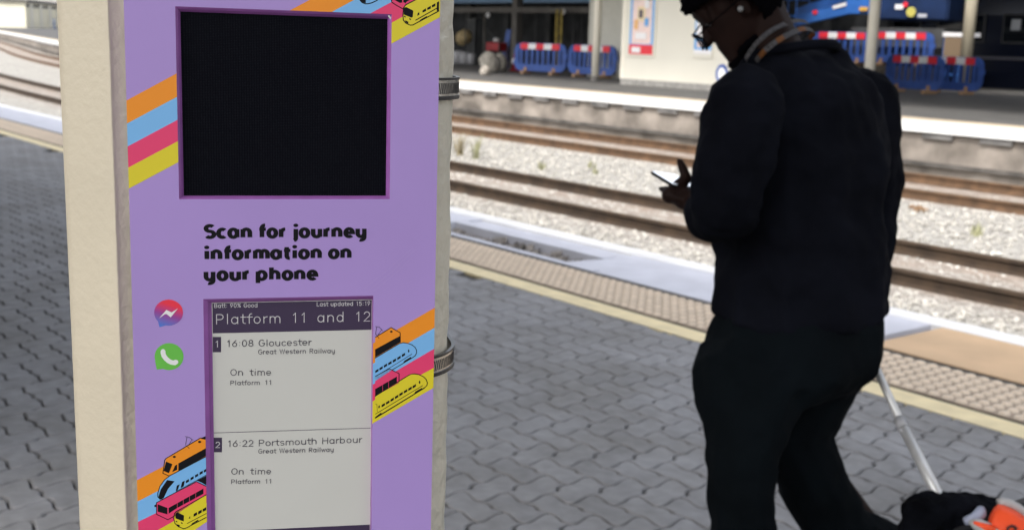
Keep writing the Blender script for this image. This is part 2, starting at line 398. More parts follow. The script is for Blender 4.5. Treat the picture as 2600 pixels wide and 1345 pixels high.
# weeds between the tracks
M['weed'] = mat('dry_green_weed', (.33, .33, .19), .8, var=.25, vscale=30, island=.5)
M['weedtan'] = mat('dry_tan_weed', (.36, .30, .17), .8, var=.3, vscale=30, island=.4)
def weed(u, v, h, n, m, label):
    p = at(u, v, -.735); b = BM()
    for i in range(n):
        a = random.uniform(0, 2*PI); l = h*random.uniform(.5, 1.0); sp = random.uniform(.1, .5)*h
        base = Vector((random.uniform(-.06, .06), random.uniform(-.06, .06), 0)); d = Vector((math.cos(a), math.sin(a), 0)); s = d.cross(UPZ)*random.uniform(.006, .014)
        pts = [base, base + d*sp*.35 + UPZ*l*.6, base + d*sp + UPZ*l]
        q = [b.verts.new(x) for x in (pts[0]-s, pts[0]+s, pts[1]+s*.8, pts[1]-s*.8, pts[2])]
        b.faces.new(q[:4]); b.faces.new((q[3], q[2], q[4]))
    o = obj('weed', b, m); o.location = p
    tag(o, label, 'weed', 'weeds growing in the ballast')
weed(1165, 395, .55, 40, M['weedtan'], 'tall tan weed in the ballast, just right of the cream pole')
weed(1208, 405, .50, 40, M['weed'], 'upright olive weed in the ballast, second from the cream pole')
weed(1375, 432, .2, 26, M['weed'], 'low green weed spread in the ballast, midway between pole and phone')
weed(1500, 428, .17, 22, M['weed'], 'small pale green weed in the ballast, next to the phone side')
weed(1512, 444, .14, 22, M['weed'], 'tiny dark green weed sprig nearest the rail below the phone')
weed(2480, 600, .20, 26, M['weed'], 'lone bright green weed in the ballast right of the person')
p = at(2336, 535, -.72); b = BM()
for i in range(16): stone(b, random.uniform(-.12, .12), random.uniform(-.08, .08), random.uniform(0, .05), random.uniform(.03, .06))
o = obj('rusty_debris', b, mat('rust_orange_debris', (.24, .15, .085), .9, var=.3, vscale=20)); o.location = p
tag(o, 'rust orange lump of debris lying on the ballast right of the person', 'debris')

# canopies, all out of view, sized and spaced for the shade they cast
M['canopy'] = mat('canopy_boards', (.45, .43, .40), .7, var=.1, vscale=1)
def canopy(name, y0, y1, z, x0, x1, label, curve):
    b = BM(); strip(b, y0, y1, z, z+.25, x0, x1, curve); t = obj(name, b, M['canopy'])
    b = BM(); strip(b, y1+.003, y1+.08, z-.35, z+.3, x0, x1, curve); obj('fascia', b, M['cream'], t)
    return tag(t, label, 'canopy')
canopy('unseen_shade_canopy', -3.5, 1.9, 5.2, -60, 14, 'broad flat unseen canopy above the viewer, sized to shade the nearer platform', False)  # unseen roof, its width chosen for the shade below it
canopy('far_platform_canopy', 19.0, 28.0, 4.75, -78, 30, 'front flat canopy roofing the edge of the opposite platform', True)
canopy('far_platform_canopy', 28.1, 60, 4.9, -78, -25.2, 'flat canopy roofing the dark works yard', True)
canopy('far_platform_canopy', 31.0, 60, 4.9, -25, 30, 'flat unseen canopy over the carriage bay, set back for an added light gap', False)  # roof gap added in front, lets daylight down on lift and barriers

# ------------------------------------------------------------------ sign on the cream column
a_ = R(14); sr = math.cos(a_)*rt0 + math.sin(a_)*fw0; sn = math.sin(a_)*rt0 - math.cos(a_)*fw0
t_ = R(-1); su = math.cos(t_)*UPZ + math.sin(t_)*sn; sn = math.cos(t_)*sn - math.sin(t_)*UPZ
q_ = R(-.25); sr, su = math.cos(q_)*sr + math.sin(q_)*su, math.cos(q_)*su - math.sin(q_)*sr
SP = EYE + ray(722, 672)*.78
SM = Matrix((sr, su, sn)).transposed().to_4x4(); SM.translation = SP
def pp(u, v, w=0.0):                                   # photo pixel -> sign coordinates (metres), on the layer w
    d = ray(u, v); X = EYE + d*((SP + sn*w - EYE).dot(sn)/d.dot(sn)) - SP
    return X.dot(sr), X.dot(su)
def Z(x0, y0, s): return lambda x, y, w=0.0: pp(x0 + x/s, y0 + y/s, w)
sign = empty('information_sign', label='purple striped journey information sign with dark screen and paper display, fixed to cream column', cat='sign')
sign.matrix_world = SM

def clip(poly, x0, x1, y0, y1):
    for ax, lim, sg in ((0, x0, 1), (0, x1, -1), (1, y0, 1), (1, y1, -1)):
        out = []
        for i in range(len(poly)):
            p, q = poly[i], poly[(i+1) % len(poly)]
            ip, iq = (p[ax]-lim)*sg >= 0, (q[ax]-lim)*sg >= 0
            if ip: out.append(p)
            if ip != iq:
                t = (lim-p[ax])/(q[ax]-p[ax]); out.append((p[0]+(q[0]-p[0])*t, p[1]+(q[1]-p[1])*t))
        poly = out
        if not poly: break
    return poly
def flat(bm, poly, z, mi=0):
    if len(poly) < 3: return
    A = sum(poly[i][0]*poly[(i+1) % len(poly)][1]-poly[(i+1) % len(poly)][0]*poly[i][1] for i in range(len(poly)))
    if A < 0: poly = poly[::-1]
    f = bm.faces.new([bm.verts.new((x, y, z)) for x, y in poly]); f.material_index = mi
    if len(poly) > 4: bmesh.ops.triangulate(bm, faces=[f])
def ribbon(bm, pts, wd, z, mi=0, closed=False, cap=True, ax=1.0):
    pts = [(p[0]*ax, p[1]) for p in pts]; P = []
    for p in pts:
        if not P or math.hypot(p[0]-P[-1][0], p[1]-P[-1][1]) > 1e-7: P.append(p)
    if closed and math.hypot(P[0][0]-P[-1][0], P[0][1]-P[-1][1]) < 1e-6: P.pop()
    n = len(P); h = wd/2
    if n < 2: return
    L, Rr = [], []
    for i in range(n):
        a = P[i-1] if (i or closed) else P[0]; c = P[(i+1) % n] if (i < n-1 or closed) else P[-1]; b = P[i]
        def un(p, q):
            d = math.hypot(q[0]-p[0], q[1]-p[1]) or 1; return (-(q[1]-p[1])/d, (q[0]-p[0])/d)
        if not closed and i == 0: nx, ny = un(b, c)
        elif not closed and i == n-1: nx, ny = un(a, b)
        else:
            n1, n2 = un(a, b), un(b, c); nx, ny = n1[0]+n2[0], n1[1]+n2[1]; l = math.hypot(nx, ny) or 1
            nx, ny = nx/l, ny/l; k = 1/max(.5, nx*n1[0]+ny*n1[1]); nx *= k; ny *= k
        L.append((b[0]+nx*h, b[1]+ny*h)); Rr.append((b[0]-nx*h, b[1]-ny*h))
    lv = [bm.verts.new((p[0]/ax, p[1], z)) for p in L]; rv = [bm.verts.new((p[0]/ax, p[1], z)) for p in Rr]
    for i in range(n if closed else n-1):
        j = (i+1) % n; bm.faces.new((lv[i], rv[i], rv[j], lv[j])).material_index = mi
    if cap and not closed:
        for i, s in ((0, 1), (n-1, -1)):
            c = P[i]; a0 = math.atan2(lv[i].co.y-c[1], lv[i].co.x-c[0])
            arc = [bm.verts.new((c[0]+h*math.cos(a0+s*k*PI/6), c[1]+h*math.sin(a0+s*k*PI/6), z)) for k in range(1, 6)]
            ring = [lv[i]] + arc + [rv[i]]
            bm.faces.new(ring if s > 0 else ring[::-1]).material_index = mi

PL, PR, PB, PT = -.0966, .1012, -.235, .240
BX = (-.0661, .0694, .0435, .1642)                     # opening of the dark screen
DXX = (-.0522, .0590, -.228, -.0220)                   # opening of the paper display
TH = .010
cells = [(PL, BX[0], BX[2], BX[3]), (BX[1], PR, BX[2], BX[3]), (PL, PR, BX[3], PT), (PL, PR, DXX[3], BX[2]),
         (PL, DXX[0], DXX[2], DXX[3]), (DXX[1], PR, DXX[2], DXX[3]), (PL, PR, PB, DXX[2])]
fm = [M['purple'], M['orange'], M['blue'], M['pink'], M['yellow']]
b = BM()
for x0, x1, y0, y1 in cells: flat(b, [(x0, y0), (x1, y0), (x1, y1), (x0, y1)], 0)
for p, q in (((PL, PB), (PL, PT)), ((PL, PT), (PR, PT)), ((PR, PT), (PR, PB)), ((PR, PB), (PL, PB))):
    b.faces.new([b.verts.new((*p, 0)), b.verts.new((*p, -TH)), b.verts.new((*q, -TH)), b.verts.new((*q, 0))][::-1])
def stripes(lines, xa, xb, sub, z=.00008):             # five border lines, each two points; bands between them
    for i in range(4):
        def yat(l, x): (x0, y0), (x1, y1) = l; return y0 + (y1-y0)*(x-x0)/(x1-x0)
        poly = [(xa, yat(lines[i], xa)), (xb, yat(lines[i], xb)), (xb, yat(lines[i+1], xb)), (xa, yat(lines[i+1], xa))]
        for c in sub: flat(b, clip(poly, *c), z, i+1)
z1 = Z(0, 0, 2.9615)
stripes([(z1(950, 757), z1(1325, 555)), (z1(955, 930), z1(1330, 730)), (z1(960, 1102), z1(1335, 902)), (z1(963, 1262), z1(1338, 1062)), (z1(966, 1420), z1(1340, 1221))], PL, PR, cells[:1])
z2 = Z(650, 0, 2.962); zA = Z(900, 0, 9.908)
stripes([(z2(265, 75), z2(405, 0)), (z2(575, 90), z2(740, 0)), (zA(400, 345), zA(920, 65)), (zA(925, 585), zA(1210, 430)), (zA(925, 1110), zA(2115, 460))], PL, PR, cells[1:3])
z3 = Z(940, 780, 4.444)
stripes([(z3(300, 250), z3(725, 5)), (z3(445, 392), z3(720, 232)), (z3(310, 705), z3(718, 467)), (z3(590, 750), z3(718, 680)), (z3(60, 1288), z3(715, 905))], PL, PR, cells[5:6])
z4 = Z(340, 1090, 5.225)
stripes([(z4(45, 665), z4(390, 485)), (z4(60, 945), z4(310, 815)), (z4(65, 1215), z4(300, 1100)), (z4(310, 1333), z4(530, 1210)), (z4(800, 1333), z4(965, 1220))], PL, PR, cells[4:5]+cells[6:])
obj('face_panel', b, fm, sign)

def bezel(outer, inner, depth, name):                  # sloping lip round a recessed screen
    b = BM(); o = [(outer[0], outer[2]), (outer[1], outer[2]), (outer[1], outer[3]), (outer[0], outer[3])]
    i_ = [(inner[0], inner[2]), (inner[1], inner[2]), (inner[1], inner[3]), (inner[0], inner[3])]
    m_ = [(p[0]*.45+q[0]*.55, p[1]*.45+q[1]*.55) for p, q in zip(o, i_)]
    rings = [[b.verts.new((*p, z)) for p in r] for r, z in ((o, 0), (m_, -depth*.35), (m_, -depth*.55), (i_, -depth))]
    for r0, r1 in zip(rings, rings[1:]):
        for k in range(4): b.faces.new((r0[k], r0[(k+1) % 4], r1[(k+1) % 4], r1[k]))
    return b
# dark screen behind a fine mesh
def mesh_mat():
    m = mat('black_speaker_mesh', (.005, .006, .011), .8, spec=.06)
    n = m.node_tree.nodes; L = m.node_tree.links; p = n['Principled BSDF']
    tc = n.new('ShaderNodeTexCoord'); mp = n.new('ShaderNodeMapping'); mp.inputs['Scale'].default_value = (1, 1.6, 1)
    v = n.new('ShaderNodeTexVoronoi'); v.inputs['Scale'].default_value = 620; v.inputs['Randomness'].default_value = .12
    L.new(tc.outputs['Object'], mp.inputs[0]); L.new(mp.outputs[0], v.inputs['Vector'])
    r = n.new('ShaderNodeValToRGB'); r.color_ramp.elements[0].position = .15; r.color_ramp.elements[0].color = (.020, .021, .026, 1)
    r.color_ramp.elements[1].position = .5; r.color_ramp.elements[1].color = (.0018, .0022, .0048, 1)
    L.new(v.outputs['Distance'], r.inputs['Fac']); L.new(r.outputs[0], p.inputs['Base Color'])
    bp = n.new('ShaderNodeBump'); bp.invert = True; bp.inputs['Strength'].default_value = .5; bp.inputs['Distance'].default_value = .0008
    L.new(v.outputs['Distance'], bp.inputs['Height']); L.new(bp.outputs[0], p.inputs['Normal'])
    return m
BI = (BX[0]+.0029, BX[1]-.0021, BX[2]+.0018, BX[3]-.0030)
b = BM(); flat(b, [(BI[0], BI[2]), (BI[1], BI[2]), (BI[1], BI[3]), (BI[0], BI[3])], -.0042)
sc = obj('mesh_screen', b, mesh_mat(), sign); obj('bezel', bezel(BX, BI, .004, 'bezel'), M['bezel'], sc)
b = BM(); ribbon(b, [(BX[1]-.0018, BX[3]-.0012), (BX[1]-.0006, BX[3]-.0026)], .0011, -.0005); obj('screw', b, M['steel'], sc)

# paper display
DW = -.0040
zc = Z(300, 500, 3.0306)
il, it_ = zc(720, 810, DW); ir, _t = zc(1950, 790, DW)
DI = (il, ir+.0003, DXX[2]+.006, (it_+_t)/2)
b = BM(); flat(b, [(DI[0], DI[2]), (DI[1], DI[2]), (DI[1], DI[3]), (DI[0], DI[3])], DW)
disp = obj('paper_display', b, M['eink'], sign)
obj('bezel', bezel(DXX, DI, .004, 'bezel'), M['bezel'], disp)

# single-stroke lettering ------------------------------------------------
def arc(cx, cy, rx, ry, a0, a1, n=10):
    return [(cx+rx*math.cos(R(a0+(a1-a0)*i/n)), cy+ry*math.sin(R(a0+(a1-a0)*i/n))) for i in range(n+1)]
O_ = arc(.5, .5, .43, .5, 90, 450, 20)
G = {
 'a': (1.12, [O_, [(.93, 1), (.93, 0)]]), 'b': (1.12, [O_, [(.07, 1.5), (.07, 0)]]), 'c': (.88, [arc(.5, .5, .43, .5, 48, 312, 14)]),
 'd': (1.12, [O_, [(.93, 1.5), (.93, 0)]]), 'e': (1.05, [[(.07, .5), (.93, .5)] + arc(.5, .5, .43, .5, 0, 315, 16)]),
 'f': (.56, [[(.24, 0), (.24, 1.12)] + arc(.56, 1.12, .32, .36, 180, 80, 6), [(-.08, .98), (.70, .98)]]),
 'g': (1.12, [O_, [(.93, 1), (.93, -.1)] + arc(.5, -.1, .43, .38, 0, -140, 8)]),
 'h': (1.08, [[(.1, 1.5), (.1, 0)], [(.1, .55)] + arc(.5, .58, .40, .42, 180, 0, 10) + [(.9, 0)]]),
 'i': (.4, [[(.2, 1), (.2, 0)], 'dot']), 'j': (.40, [[(.26, 1), (.26, -.15)] + arc(-.02, -.15, .28, .28, 0, -80, 5), 'dotj']),
 'l': (.4, [[(.2, 1.5), (.2, 0)]]), 'm': (1.6, [[(.1, 1), (.1, 0)], [(.1, .6)] + arc(.45, .64, .35, .36, 180, 0, 8) + [(.8, 0)], [(.8, .6)] + arc(1.15, .64, .35, .36, 180, 0, 8) + [(1.5, 0)]]),
 'n': (1.08, [[(.1, 1), (.1, 0)], [(.1, .55)] + arc(.5, .58, .40, .42, 180, 0, 10) + [(.9, 0)]]), 'o': (1.05, [O_]),
 'p': (1.12, [O_, [(.07, 1), (.07, -.45)]]), 'r': (.58, [[(.1, 1), (.1, 0)], [(.1, .5)] + arc(.55, .52, .45, .46, 180, 85, 7)]),
 's': (.9, [arc(.45, .75, .33, .25, 35, 270, 10) + arc(.45, .25, .35, .25, 90, -145, 10)]),
 't': (.58, [[(.24, 1.4), (.24, .3)] + arc(.54, .3, .30, .3, 180, 280, 6), [(-.08, .98), (.66, .98)]]),
 'u': (1.08, [[(.1, 1), (.1, .42)] + arc(.5, .42, .40, .42, 180, 360, 10) + [(.9, .45)], [(.9, 1), (.9, 0)]]),
 'v': (.95, [[(.06, 1), (.47, 0), (.88, 1)]]), 'w': (1.35, [[(.06, 1), (.36, 0), (.67, .9), (.98, 0), (1.28, 1)]]),
 'y': (1.08, [[(.1, 1), (.1, .42)] + arc(.5, .42, .40, .42, 180, 360, 10) + [(.9, .45)], [(.9, 1), (.9, -.05)] + arc(.48, -.08, .42, .37, 0, -110, 8)]),
 'S': (1.08, [arc(.55, 1.1, .44, .35, 38, 270, 12) + arc(.55, .375, .47, .375, 90, -142, 12)]),
 'P': (1.12, [[(.1, 0), (.1, 1.45)], [(.1, 1.45), (.6, 1.45)] + arc(.6, 1.06, .42, .39, 90, -90, 8) + [(.1, .67)]]),
 'R': (1.15, [[(.1, 0), (.1, 1.45)], [(.1, 1.45), (.6, 1.45)] + arc(.6, 1.08, .40, .37, 90, -90, 8) + [(.1, .71)], [(.55, .71), (1.02, 0)]]),
 'G': (1.3, [arc(.66, .725, .56, .725, 50, 330, 18) + [(1.2, .4), (1.2, .68), (.75, .68)]]),
 'W': (1.65, [[(.06, 1.45), (.43, 0), (.82, 1.45), (1.2, 0), (1.58, 1.45)]]), 'O': (1.35, [arc(.66, .725, .58, .725, 90, 450, 22)]),
 'L': (.95, [[(.1, 1.45), (.1, 0), (.9, 0)]]), 'H': (1.25, [[(.1, 1.45), (.1, 0)], [(1.1, 1.45), (1.1, 0)], [(.1, .75), (1.1, .75)]]),
 'B': (1.15, [[(.1, 0), (.1, 1.45)], [(.1, 1.45), (.58, 1.45)] + arc(.58, 1.1, .36, .35, 90, -90, 7) + [(.1, .75)], [(.58, .75)] + arc(.62, .375, .41, .375, 90, -90, 7) + [(.1, 0)]]),
 '0': (1.1, [arc(.52, .725, .42, .725, 90, 450, 20)]), '1': (.95, [[(.28, 1.15), (.58, 1.45), (.58, 0)]]),
 '2': (1.1, [arc(.52, 1.02, .40, .43, 165, -40, 10) + [(.1, 0), (.98, 0)]]), '5': (1.1, [[(.88, 1.45), (.22, 1.45), (.16, .82)] + arc(.5, .46, .43, .46, 130, -150, 12)]),
 '6': (1.1, [[(.78, 1.45), (.30, .82)] + arc(.53, .45, .42, .45, 150, 510, 18)]), '8': (1.1, [arc(.52, 1.09, .34, .36, 90, 450, 16), arc(.52, .37, .42, .37, 90, 450, 16)]),
 '9': (1.1, [[(.28, 0), (.76, .63)] + arc(.53, 1.0, .42, .45, -30, 330, 18)]), ':': (.5, ['dot1', 'dot2']), '%': (1.3, [arc(.3, 1.15, .2, .26, 90, 450, 10), arc(.95, .3, .2, .26, 90, 450, 10), [(1.1, 1.45), (.15, 0)]]),
 ' ': (.62, []),
}
def text(bm, s, p0, p1, xh, wt, z, gap=.16, mi=0, ax=1.0, sp=1.0, cap=True):
    """letters of s along the line p0 -> p1 (baseline), x-height xh, stroke wt; all in sign metres"""
    W_ = sum((G[c][0]*(sp if c == ' ' else 1))+gap for c in s)-gap
    dx, dy = p1[0]-p0[0], p1[1]-p0[1]; l = math.hypot(dx, dy); ex, ey = dx/l, dy/l
    kx = l/W_
    cur = 0; zi = 0
    def m(x, y): return (p0[0]+ex*(cur+x)*kx - ey*y*xh, p0[1]+ey*(cur+x)*kx + ex*y*xh)
    for c in s:
        for st in G[c][1]:
            zi += 1; zz = z + (zi % 7)*.000012
            if isinstance(st, str):
                cx_, cy_ = {'dot': (.2, 1.45), 'dotj': (.26, 1.45), 'dot1': (.25, .22), 'dot2': (.25, .95)}[st]
                q = m(cx_, cy_); r = wt*(.56 if cap else .55)
                flat(bm, [(q[0]+r/ax*math.cos(k*PI/6), q[1]+r*math.sin(k*PI/6)) for k in range(12)], zz, mi); continue
            pts = [m(*p) for p in st]
            cl = math.hypot(pts[0][0]-pts[-1][0], pts[0][1]-pts[-1][1]) < 1e-6
            ribbon(bm, pts, wt, zz, mi, cl, cap, ax)
        cur += G[c][0]*(sp if c == ' ' else 1)+gap
ZT = .00016
def inset(p, q, wt):                                   # keep the stroke ends inside the measured extent
    return p, q
b = BM()
text(b, 'Scan for journey', zc(669, 311), zc(1905, 304), .0053, .00215, ZT, gap=.38, sp=.36, cap=False, ax=.72)
text(b, 'information on', zc(669, 477), zc(1790, 466), .0053, .00215, ZT, gap=.38, sp=.36, cap=False, ax=.72)
text(b, 'your phone', zc(669, 637), zc(1530, 630), .0053, .00215, ZT, gap=.38, sp=.36, cap=False, ax=.72)
obj('heading_lettering', b, M['black'], sign)

# content of the paper display
z5 = Z(700, 750, 2.24); z6 = Z(300, 850, 2.693)
def dd(zf): return lambda x, y: zf(x, y, DW)
c3, c6, c5 = dd(zc), dd(z6), dd(z5)
hb = c3(725, 1048)[1]; hb2 = c3(1948, 1020)[1]
DZ = DW+.00010; b = BM()
flat(b, [(DI[0]+.0004, hb), (DI[1]-.0003, hb2), (DI[1]-.0003, DI[3]-.0004), (DI[0]+.0004, DI[3]-.0004)], DZ); obj('header_band', b, M['einkdark'], disp)
q = c6(655, 668); q2 = c5(540, 752); b = BM(); ribbon(b, [q, q2], .0004, DZ, cap=False); obj('divider', b, M['einkdark'], disp)
for zf, x0, y0, x1, y1 in ((c3, 728, 1075, 792, 1193), (c6, 652, 700, 710, 800)):
    b = BM(); flat(b, [zf(x0, y0), zf(x1, y0), zf(x1, y1), zf(x0, y1)], DZ); obj('number_tile', b, M['einkdark'], disp)
fy = c5(0, 1318)[1]; fy2 = c5(533, 1300)[1]
b = BM(); flat(b, [(DI[0]+.0004, DI[2]+.0004), (DI[1]-.0003, DI[2]+.0004), (DI[1]-.0003, fy2), (DI[0]+.0004, fy)], DZ)
obj('footer_band', b, M['einkdark'], disp)
TZ = DW+.0002; pale = mat('pale_display_ink', lin((206, 204, 206)), .4)
def line(m, *a, **k):
    b = BM(); text(b, *a, **k); obj('text_line', b, m, disp)
wl = .00036
line(pale, 'Batt: 90% Good', c3(740, 850), c3(1073, 846), .0018, wl, TZ, gap=.22)
line(pale, 'Last updated 15:19', c3(1528, 838), c3(1940, 832), .0018, wl, TZ, gap=.22)
line(pale, 'Platform 11 and 12', c3(752, 976), c3(1943, 952), .0044, .00050, TZ, gap=.30, sp=1.5)
line(pale, '1', c3(742, 1152), c3(778, 1152), .0028, .00047, TZ); line(pale, '2', c6(664, 768), c6(698, 768), .0027, .00047, TZ)
line(M['einktext'], '16:08', c3(832, 1150), c3(1043, 1146), .0029, .00049, TZ, gap=.2)
line(M['einktext'], 'Gloucester', c3(1080, 1146), c3(1486, 1138), .0029, .00049, TZ, gap=.2)
line(M['einktext'], 'Great Western Railway', c3(1077, 1207), c3(1668, 1197), .0021, .00040, TZ, gap=.24)
line(M['einktext'], 'On time', c6(767, 275), c6(1046, 273), .0028, .00047, TZ, gap=.26, sp=1.5)
line(M['einktext'], 'Platform 11', c6(767, 341), c6(1050, 337), .0020, .00039, TZ, gap=.26, sp=1.5)
line(M['einktext'], '16:22', c6(745, 762), c6(926, 758), .0029, .00049, TZ, gap=.2)
line(M['einktext'], 'Portsmouth Harbour', c6(961, 757), c5(490, 833), .0029, .00049, TZ, gap=.22)
line(M['einktext'], 'Great Western Railway', c6(958, 808), c5(330, 885), .0021, .00040, TZ, gap=.24)
line(M['einktext'], 'On time', c6(773, 950), c6(1046, 948), .0028, .00047, TZ, gap=.26, sp=1.5)
line(M['einktext'], 'Platform 11', c6(772, 1015), c6(1050, 1011), .0020, .00039, TZ, gap=.26, sp=1.5)

# chat bubbles
def ell(cx, cy, rx, ry, n=28): return [(cx+rx*math.cos(2*PI*i/n), cy+ry*math.sin(2*PI*i/n)) for i in range(n)]
gm = mat('red_to_blue_print', (.5, .1, .3), .42)
n_ = gm.node_tree.nodes; L_ = gm.node_tree.links; tc = n_.new('ShaderNodeTexCoord'); sx = n_.new('ShaderNodeSeparateXYZ'); L_.new(tc.outputs['Generated'], sx.inputs[0])
ma = n_.new('ShaderNodeMath'); ma.operation = 'MULTIPLY_ADD'; ma.inputs[1].default_value = .35; L_.new(sx.outputs[0], ma.inputs[0]); L_.new(sx.outputs[1], ma.inputs[2])
rp = n_.new('ShaderNodeValToRGB'); rp.color_ramp.elements[0].position = .15; rp.color_ramp.elements[0].color = (*lin((78, 120, 205)), 1); rp.color_ramp.elements[1].position = 1.0; rp.color_ramp.elements[1].color = (*lin((235, 52, 72)), 1)
e2 = rp.color_ramp.elements.new(.6); e2.color = (*lin((150, 66, 150)), 1); L_.new(ma.outputs[0], rp.inputs['Fac']); L_.new(rp.outputs[0], n_['Principled BSDF'].inputs['Base Color'])
b = BM(); flat(b, [zc(x, y) for x, y in ell(388, 888, 111, 100)], ZT); flat(b, [zc(x, y) for x, y in ((305, 950), (318, 1000), (378, 983), (340, 940))], ZT-.00002)
ic = obj('chat_icon', b, gm, sign)
b = BM(); flat(b, [zc(x, y) for x, y in ((315, 932), (372, 866), (398, 896), (378, 893), (360, 900))], ZT+.0001); flat(b, [zc(x, y) for x, y in ((360, 900), (378, 893), (398, 896), (402, 922), (372, 899))], ZT+.00008)
flat(b, [zc(x, y) for x, y in ((372, 868), (412, 886), (460, 856), (404, 925))], ZT+.00012)
obj('lightning_mark', b, M['white'], ic)
b = BM(); flat(b, [z6(x, y) for x, y in ell(348, 147, 99, 92)], ZT); flat(b, [z6(x, y) for x, y in ((252, 175), (264, 236), (330, 228), (300, 180))], ZT-.00002)
ic = obj('call_icon', b, mat('green_print', lin((104, 190, 74)), .42, bump=.06, bscale=700), sign)
b = BM(); ribbon(b, [z6(x, y) for x, y in ((306, 118), (312, 140), (326, 160), (344, 176), (364, 186), (388, 190))], .0030, ZT+.0001)
for x, y, r1, r2 in ((307, 115, 17, 20), (393, 184, 19, 16)): flat(b, [z6(*p) for p in ell(x, y, r1, r2, 16)], ZT+.00013)
obj('handset_mark', b, M['white'], ic)

# printed trains; each picture is flat print on the sign
def art(name, zf, items, lims):
    b = BM(); k = 0
    cm = [M['black'], M['orange'], M['blue'], M['pink'], M['yellow'], M['purple']]
    for it in items:
        k += 1; z = .00012 + k*.000010
        mi, pts = it[0], it[-1]
        if len(it) == 2: flat(b, clip([zf(*p) for p in pts], *lims), z, mi)
        else:
            wd = it[1]*.00025; P = [zf(*p) for p in pts]; P = [(min(max(x, lims[0]+wd/2), lims[1]-wd/2), min(max(y, lims[2]), lims[3])) for x, y in P]
            ribbon(b, P, wd, z, mi, cap=True)
    return obj(name, b, cm, sign)
def sk(cx, cy, w_, h_, s): return [(cx-w_/2, cy-h_/2+s*w_/2), (cx+w_/2, cy-h_/2-s*w_/2), (cx+w_/2, cy+h_/2-s*w_/2), (cx-w_/2, cy+h_/2+s*w_/2)]
RL = (DXX[1], PR, PB, PT); LL = (PL, DXX[0], PB, PT); TL = (PL, PR, BX[3], PT)
T = [(1, [(55, 342), (235, 225), (340, 285), (340, 392), (55, 560)]), (0, [(55, 472), (340, 318), (340, 392), (55, 562)]),
     (0, 2.2, [(60, 335), (235, 226), (338, 285), (340, 392)]), (0, [(238+16*math.cos(i*.6), 272+11*math.sin(i*.6)) for i in range(10)]),
     (0, 1.1, [(60, 215), (100, 220), (140, 262)]), (0, 1.1, [(72, 222), (60, 300)]), (0, 1.1, [(130, 250), (85, 310)]), (0, 1.1, [(62, 300), (100, 350)])]
obj_t = art('tram_picture', z3, T, RL)
bl = [(55, 570), (330, 406), (370, 397), (420, 403), (470, 421), (505, 448), (522, 480), (522, 515), (505, 545), (470, 570), (250, 702), (55, 830)]
T = [(2, bl), (0, 2.2, bl[:11]), (0, 1.6, [(60, 775), (250, 662), (470, 525)]), (0, [(370, 622), (385, 600), (460, 555), (462, 572), (440, 592)]), (0, [(433+8*math.cos(i*.63), 490+18*math.sin(i*.63)) for i in range(10)])]
T += [(0, sk(x, y, 37, 27, .58)) for x, y in ((75, 715), (122, 685), (172, 655), (222, 627), (272, 598), (324, 567), (374, 535))]
art('rounded_train_picture', z3, T, RL)
T = [(3, [(55, 780), (215, 690), (325, 745), (325, 850), (55, 1000)]), (0, [(55, 920), (300, 778), (300, 850), (55, 1000)]), (3, 1, [(140, 872), (140, 940)]), (3, 1, [(207, 832), (207, 905)]), (0, 2.2, [(58, 775), (215, 690), (325, 745), (325, 835)])]
art('bus_picture', z3, T, RL)
yl = [(55, 1000), (430, 766), (460, 752), (495, 748), (550, 756), (600, 780), (632, 812), (645, 850), (638, 880), (610, 907), (55, 1250)]
T = [(4, yl), (0, 2.4, yl[:10]), (0, 3.2, [(610, 907), (58, 1245)]), (0, 1.8, [(60, 1200), (590, 880)]), (0, [(488, 982), (510, 945), (585, 905), (585, 925)]), (0, [(58, 1232), (120, 1185), (130, 1190), (110, 1215), (58, 1246)]),
     (0, [(557+9*math.cos(i*.63), 842+18*math.sin(i*.63)) for i in range(10)]), (0, [(92, 1110), (108, 1100), (108, 1128), (92, 1136)]), (0, 1, [(60, 1085), (75, 1095), (80, 1175)])]
T += [(0, sk(x, y, 38, 27, .6)) for x, y in ((147, 1100), (197, 1070), (247, 1038), (297, 1007), (347, 975), (398, 944), (448, 915), (497, 886))]
art('rounded_train_picture', z3, T, RL)
# lower left
T = [(1, [(425, 385), (880, 110), (960, 130), (960, 365), (480, 612), (385, 575)]), (0, [(425, 420), (510, 455), (465, 575), (395, 545)]), (0, [(545, 475), (575, 458), (575, 530), (508, 560)]),
     (0, [(590, 445), (960, 240), (960, 345), (590, 545)]), (0, 2.2, [(955, 125), (880, 110), (425, 380), (408, 405), (385, 575), (468, 612), (955, 358)]), (0, [(537+22*math.cos(i*.63), 358+14*math.sin(i*.63)) for i in range(10)]), (0, [(872+22*math.cos(i*.63), 160+14*math.sin(i*.63)) for i in range(10)]),
     (0, 1.1, [(680, 90), (725, 95), (785, 138)]), (0, 1.1, [(705, 95), (685, 195)]), (0, 1.1, [(770, 130), (735, 190)]), (0, 1.1, [(685, 205), (735, 245)]), (0, [(890, 108), (960, 80), (960, 130)])]
art('tram_picture', z4, T, LL)
T = [(2, [(960, 350), (470, 614), (405, 665), (345, 750), (317, 840), (318, 900), (370, 922), (960, 640)]), (0, [(440, 665), (540, 682), (455, 780), (395, 905), (350, 915), (325, 890), (355, 790)]),
     (0, 2.2, [(470, 614), (405, 665), (345, 750), (317, 840), (318, 890), (345, 918), (385, 915)]), (0, 1.2, [(560, 815), (960, 600)]), (0, [(555, 810), (570, 738), (608, 722), (580, 800)]), (0, [(620, 772), (638, 692), (675, 672), (662, 748)]), (0, [(830, 672), (960, 605), (960, 735), (900, 700)])]
T += [(0, sk(x, y, 42, 34, .55)) for x, y in ((710, 680), (772, 642), (832, 606), (892, 570), (948, 540))]
art('rounded_train_picture', z4, T, LL)
